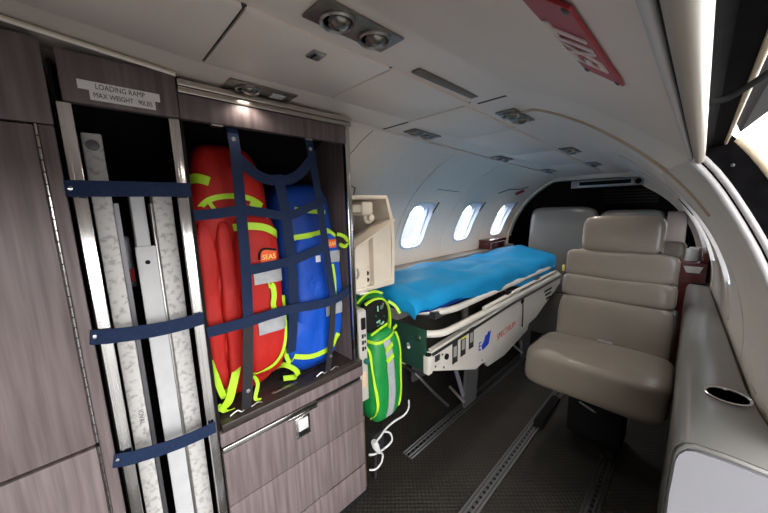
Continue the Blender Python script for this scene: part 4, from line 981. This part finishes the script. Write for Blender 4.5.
# aft bench with two tall back cushions
t = thing('aft_bench', (-0.55, 2.55, 0), 'grey leather aft bench with two tall back cushions below the dark arch', 'bench')
m = MB(); m.box(-0.97, -0.14, 2.42, 2.66, 0.0, 0.34, 0.01); m.build('plinth', LEATHERG, t)
for x_, w_ in ((-0.745, 0.215), (-0.325, 0.185)):
    m = MB(); m.puff((x_, 2.53, 0.39), (w_, 0.11, 0.055), 6, 10); m.build('seat_cushion', LEATHERG, t)
m = MB(); m.puff((-0.745, 2.655, 0.705), (0.232, 0.05, 0.262), 7, 12, 0.0015, 3, rot=Matrix.Rotation(R(-5), 3, 'X')); m.build('back_cushion', LEATHERG, t)
m = MB(); m.puff((-0.325, 2.660, 0.690), (0.180, 0.05, 0.250), 7, 12, 0.0015, 6, rot=Matrix.Rotation(R(-5), 3, 'X')); m.build('back_cushion', LEATHERG, t)
m = MB(); m.box(-0.142, -0.05, 2.60, 2.66, 0.35, 0.93, 0.006); m.build('side_panel', mat('taupe_side_panel', (0.16, 0.13, 0.115), 0.6), t)
# air vent bar above the arch
t = thing('air_vent', (-0.49, 2.655, 1.12), 'long thin air vent bar with round knob above the aft arch', 'vent')
m = MB(); m.box(-0.70, -0.28, 2.652, 2.668, 1.105, 1.160, 0.003); m.build('vent_panel', GREYBOX, t)
m = MB(); m.box(-0.655, -0.335, 2.646, 2.652, 1.112, 1.154, 0.002); vf = m.build('vent_frame', STEEL, t)
m = MB(); m.box(-0.645, -0.345, 2.642, 2.646, 1.120, 1.146); m.build('vent_slot', BLACK, vf)
m = MB(); m.lathe([(0.018, 0), (0.016, 0.01), (0.0004, 0.012)], (-0.308, 2.652, 1.131), (0, -1, 0), 16); m.build('knob', BLACK, t)

# cherry cabinet behind the seat with rolled tissues
t = thing('cherry_cabinet', (-0.04, 2.25, 0), 'dark cherry veneer side cabinet behind the cabin seat by the right wall', 'cabinet')
m = MB(); m.box(-0.145, 0.050, 2.13, 2.38, 0.0, 0.690, 0.004); m.build('carcass', CHERRY, t)
m = MB(); m.prism([(-0.035, 0.672), (0.035, 0.672), (0.025, 0.640), (-0.022, 0.640)], 'y', 2.124, 2.1295); m.build('cup_recess_plate', mat('pale_plate', (0.5, 0.49, 0.47), 0.4), t)
m = MB(); m.box(0.030, 0.052, 2.13, 2.38, 0.691, 0.745, 0.008); m.build('raised_back', CHERRY, t)
for k, (x_, y_, lab) in enumerate(((-0.012, 2.20, 'white tissue roll standing at left on the cherry cabinet'), (0.000, 2.275, 'white tissue roll behind the first on the cherry cabinet'))):
    t = thing('tissue_roll', (x_, y_, 0.691), lab, 'tissue roll', 'tissue rolls on the cherry cabinet')
    m = MB(); m.lathe([(0.008, 0.0), (0.024, 0.0), (0.0255, 0.004), (0.0255, 0.056), (0.024, 0.060), (0.008, 0.060)], (x_, y_, 0.691), (0, 0, 1), 18); m.build('paper', WHITE, t)
    m = MB(); m.tube([(x_, y_, 0.692), (x_, y_, 0.752)], 0.0078, 12); m.build('core', mat('card_core', (0.35, 0.25, 0.16), 0.8), t)

# padded side ledge along the right wall
t = thing('side_ledge', (0.06, 1.35, 0), 'grey leather padded side ledge with cup holder along the right wall', 'side ledge')
NYl = 24; vs = []; fs = []; ys_ = [0.678+(2.07-0.678)*(k/NYl) for k in range(NYl+1)]
def ledge_prof(y):
    xr = min(0.136, CX+RR(y)-0.006)
    xl = 0.004-0.02*(y-0.68)/1.4
    return [(xl-0.002, 0.0), (xl+0.001, 0.30), (xl-0.001, 0.50), (xl+0.001, 0.570), (xl+0.004, 0.584), (xl+0.011, 0.595), (xl+0.022, 0.600), ((xl+xr)/2, 0.602), (xr-0.012, 0.600), (xr-0.004, 0.594), (xr, 0.584), (xr, 0.0)]
n = 12
for y in ys_:
    for x, z in ledge_prof(y): vs.append((x, y, z))
for i in range(NYl):
    for k in range(n): fs.append((i*n+k, i*n+(k+1) % n, (i+1)*n+(k+1) % n, (i+1)*n+k))
fs.append(tuple(range(n))); fs.append(tuple(NYl*n+k for k in range(n)))
m = MB(); m.add(vs, fs); m.build('padded_body', LEATHERG, t)
pr = ledge_prof(0.678); pr = [(x+(0.006 if x < 0.05 else -0.006), max(0.004, z-0.008)) for x, z in pr]
m = MB(); m.prism(pr, 'y', 0.666, 0.6775); m.build('end_panel', mat('pale_end_panel', (0.26, 0.26, 0.285), 0.5), t)
m = MB(); m.tube([(p[0], 0.672, p[1]+0.006) for p in pr[1:11]], 0.0035, 8); m.build('end_piping', LEATHERG, t)
cy, cxx = 0.888, 0.074
m = MB(); m.lathe([(0.030, 0.0), (0.0335, 0.0025), (0.0345, 0.0045), (0.032, 0.006), (0.0295, 0.004), (0.0290, 0.0012)], (cxx, cy, 0.6015), (0, 0, 1), 28); ch = m.build('cup_holder_ring', CHROME, t)
m = MB(); m.lathe([(0.0290, 0.0), (0.0004, 0.0)], (cxx, cy, 0.6030), (0, 0, 1), 28); m.build('cup_well', BLACK, ch)
m = MB(); m.box(0.0, 0.060, 2.03, 2.052, 0.603, 0.608, 0.002); m.build('ashtray_slot', BLACK, t)

# ------------------------------------------------------------------ seat tracks in the floor
def track(xc, y0, y1, label, wdt=0.048):
    t = thing('seat_track', (xc, (y0+y1)/2, 0), label, 'seat track', 'floor seat tracks')
    m = MB(); m.box(xc-wdt/2, xc+wdt/2, y0, y1, 0.0003, 0.003); m.build('base_strip', DKSTEEL, t, smooth=False)
    for dx in (-wdt/2+0.003, -0.009, 0.009, wdt/2-0.003):
        m = MB(); m.box(xc+dx-0.003, xc+dx+0.003, y0, y1, 0.003, 0.0065, 0.0008, 1); m.build('rail_lip', mat('track_alloy', (0.20, 0.20, 0.21), 0.4, 0.9), t)
    m = MB(); y = y0+0.01
    while y < min(y1, 2.2):
        m.lathe([(0.0055, 0), (0.0055, 0.0006)], (xc, y, 0.003), (0, 0, 1), 8); y += 0.0254
    m.build('track_hole', BLACK, t)
track(-0.735, 0.812, 2.40, 'metal floor track running under the stretcher side panel')
track(-0.435, -0.4, 2.40, 'metal floor track in the middle of the aisle')
track(-0.158, -0.4, 2.10, 'metal floor track at the right, under the cabin seat')
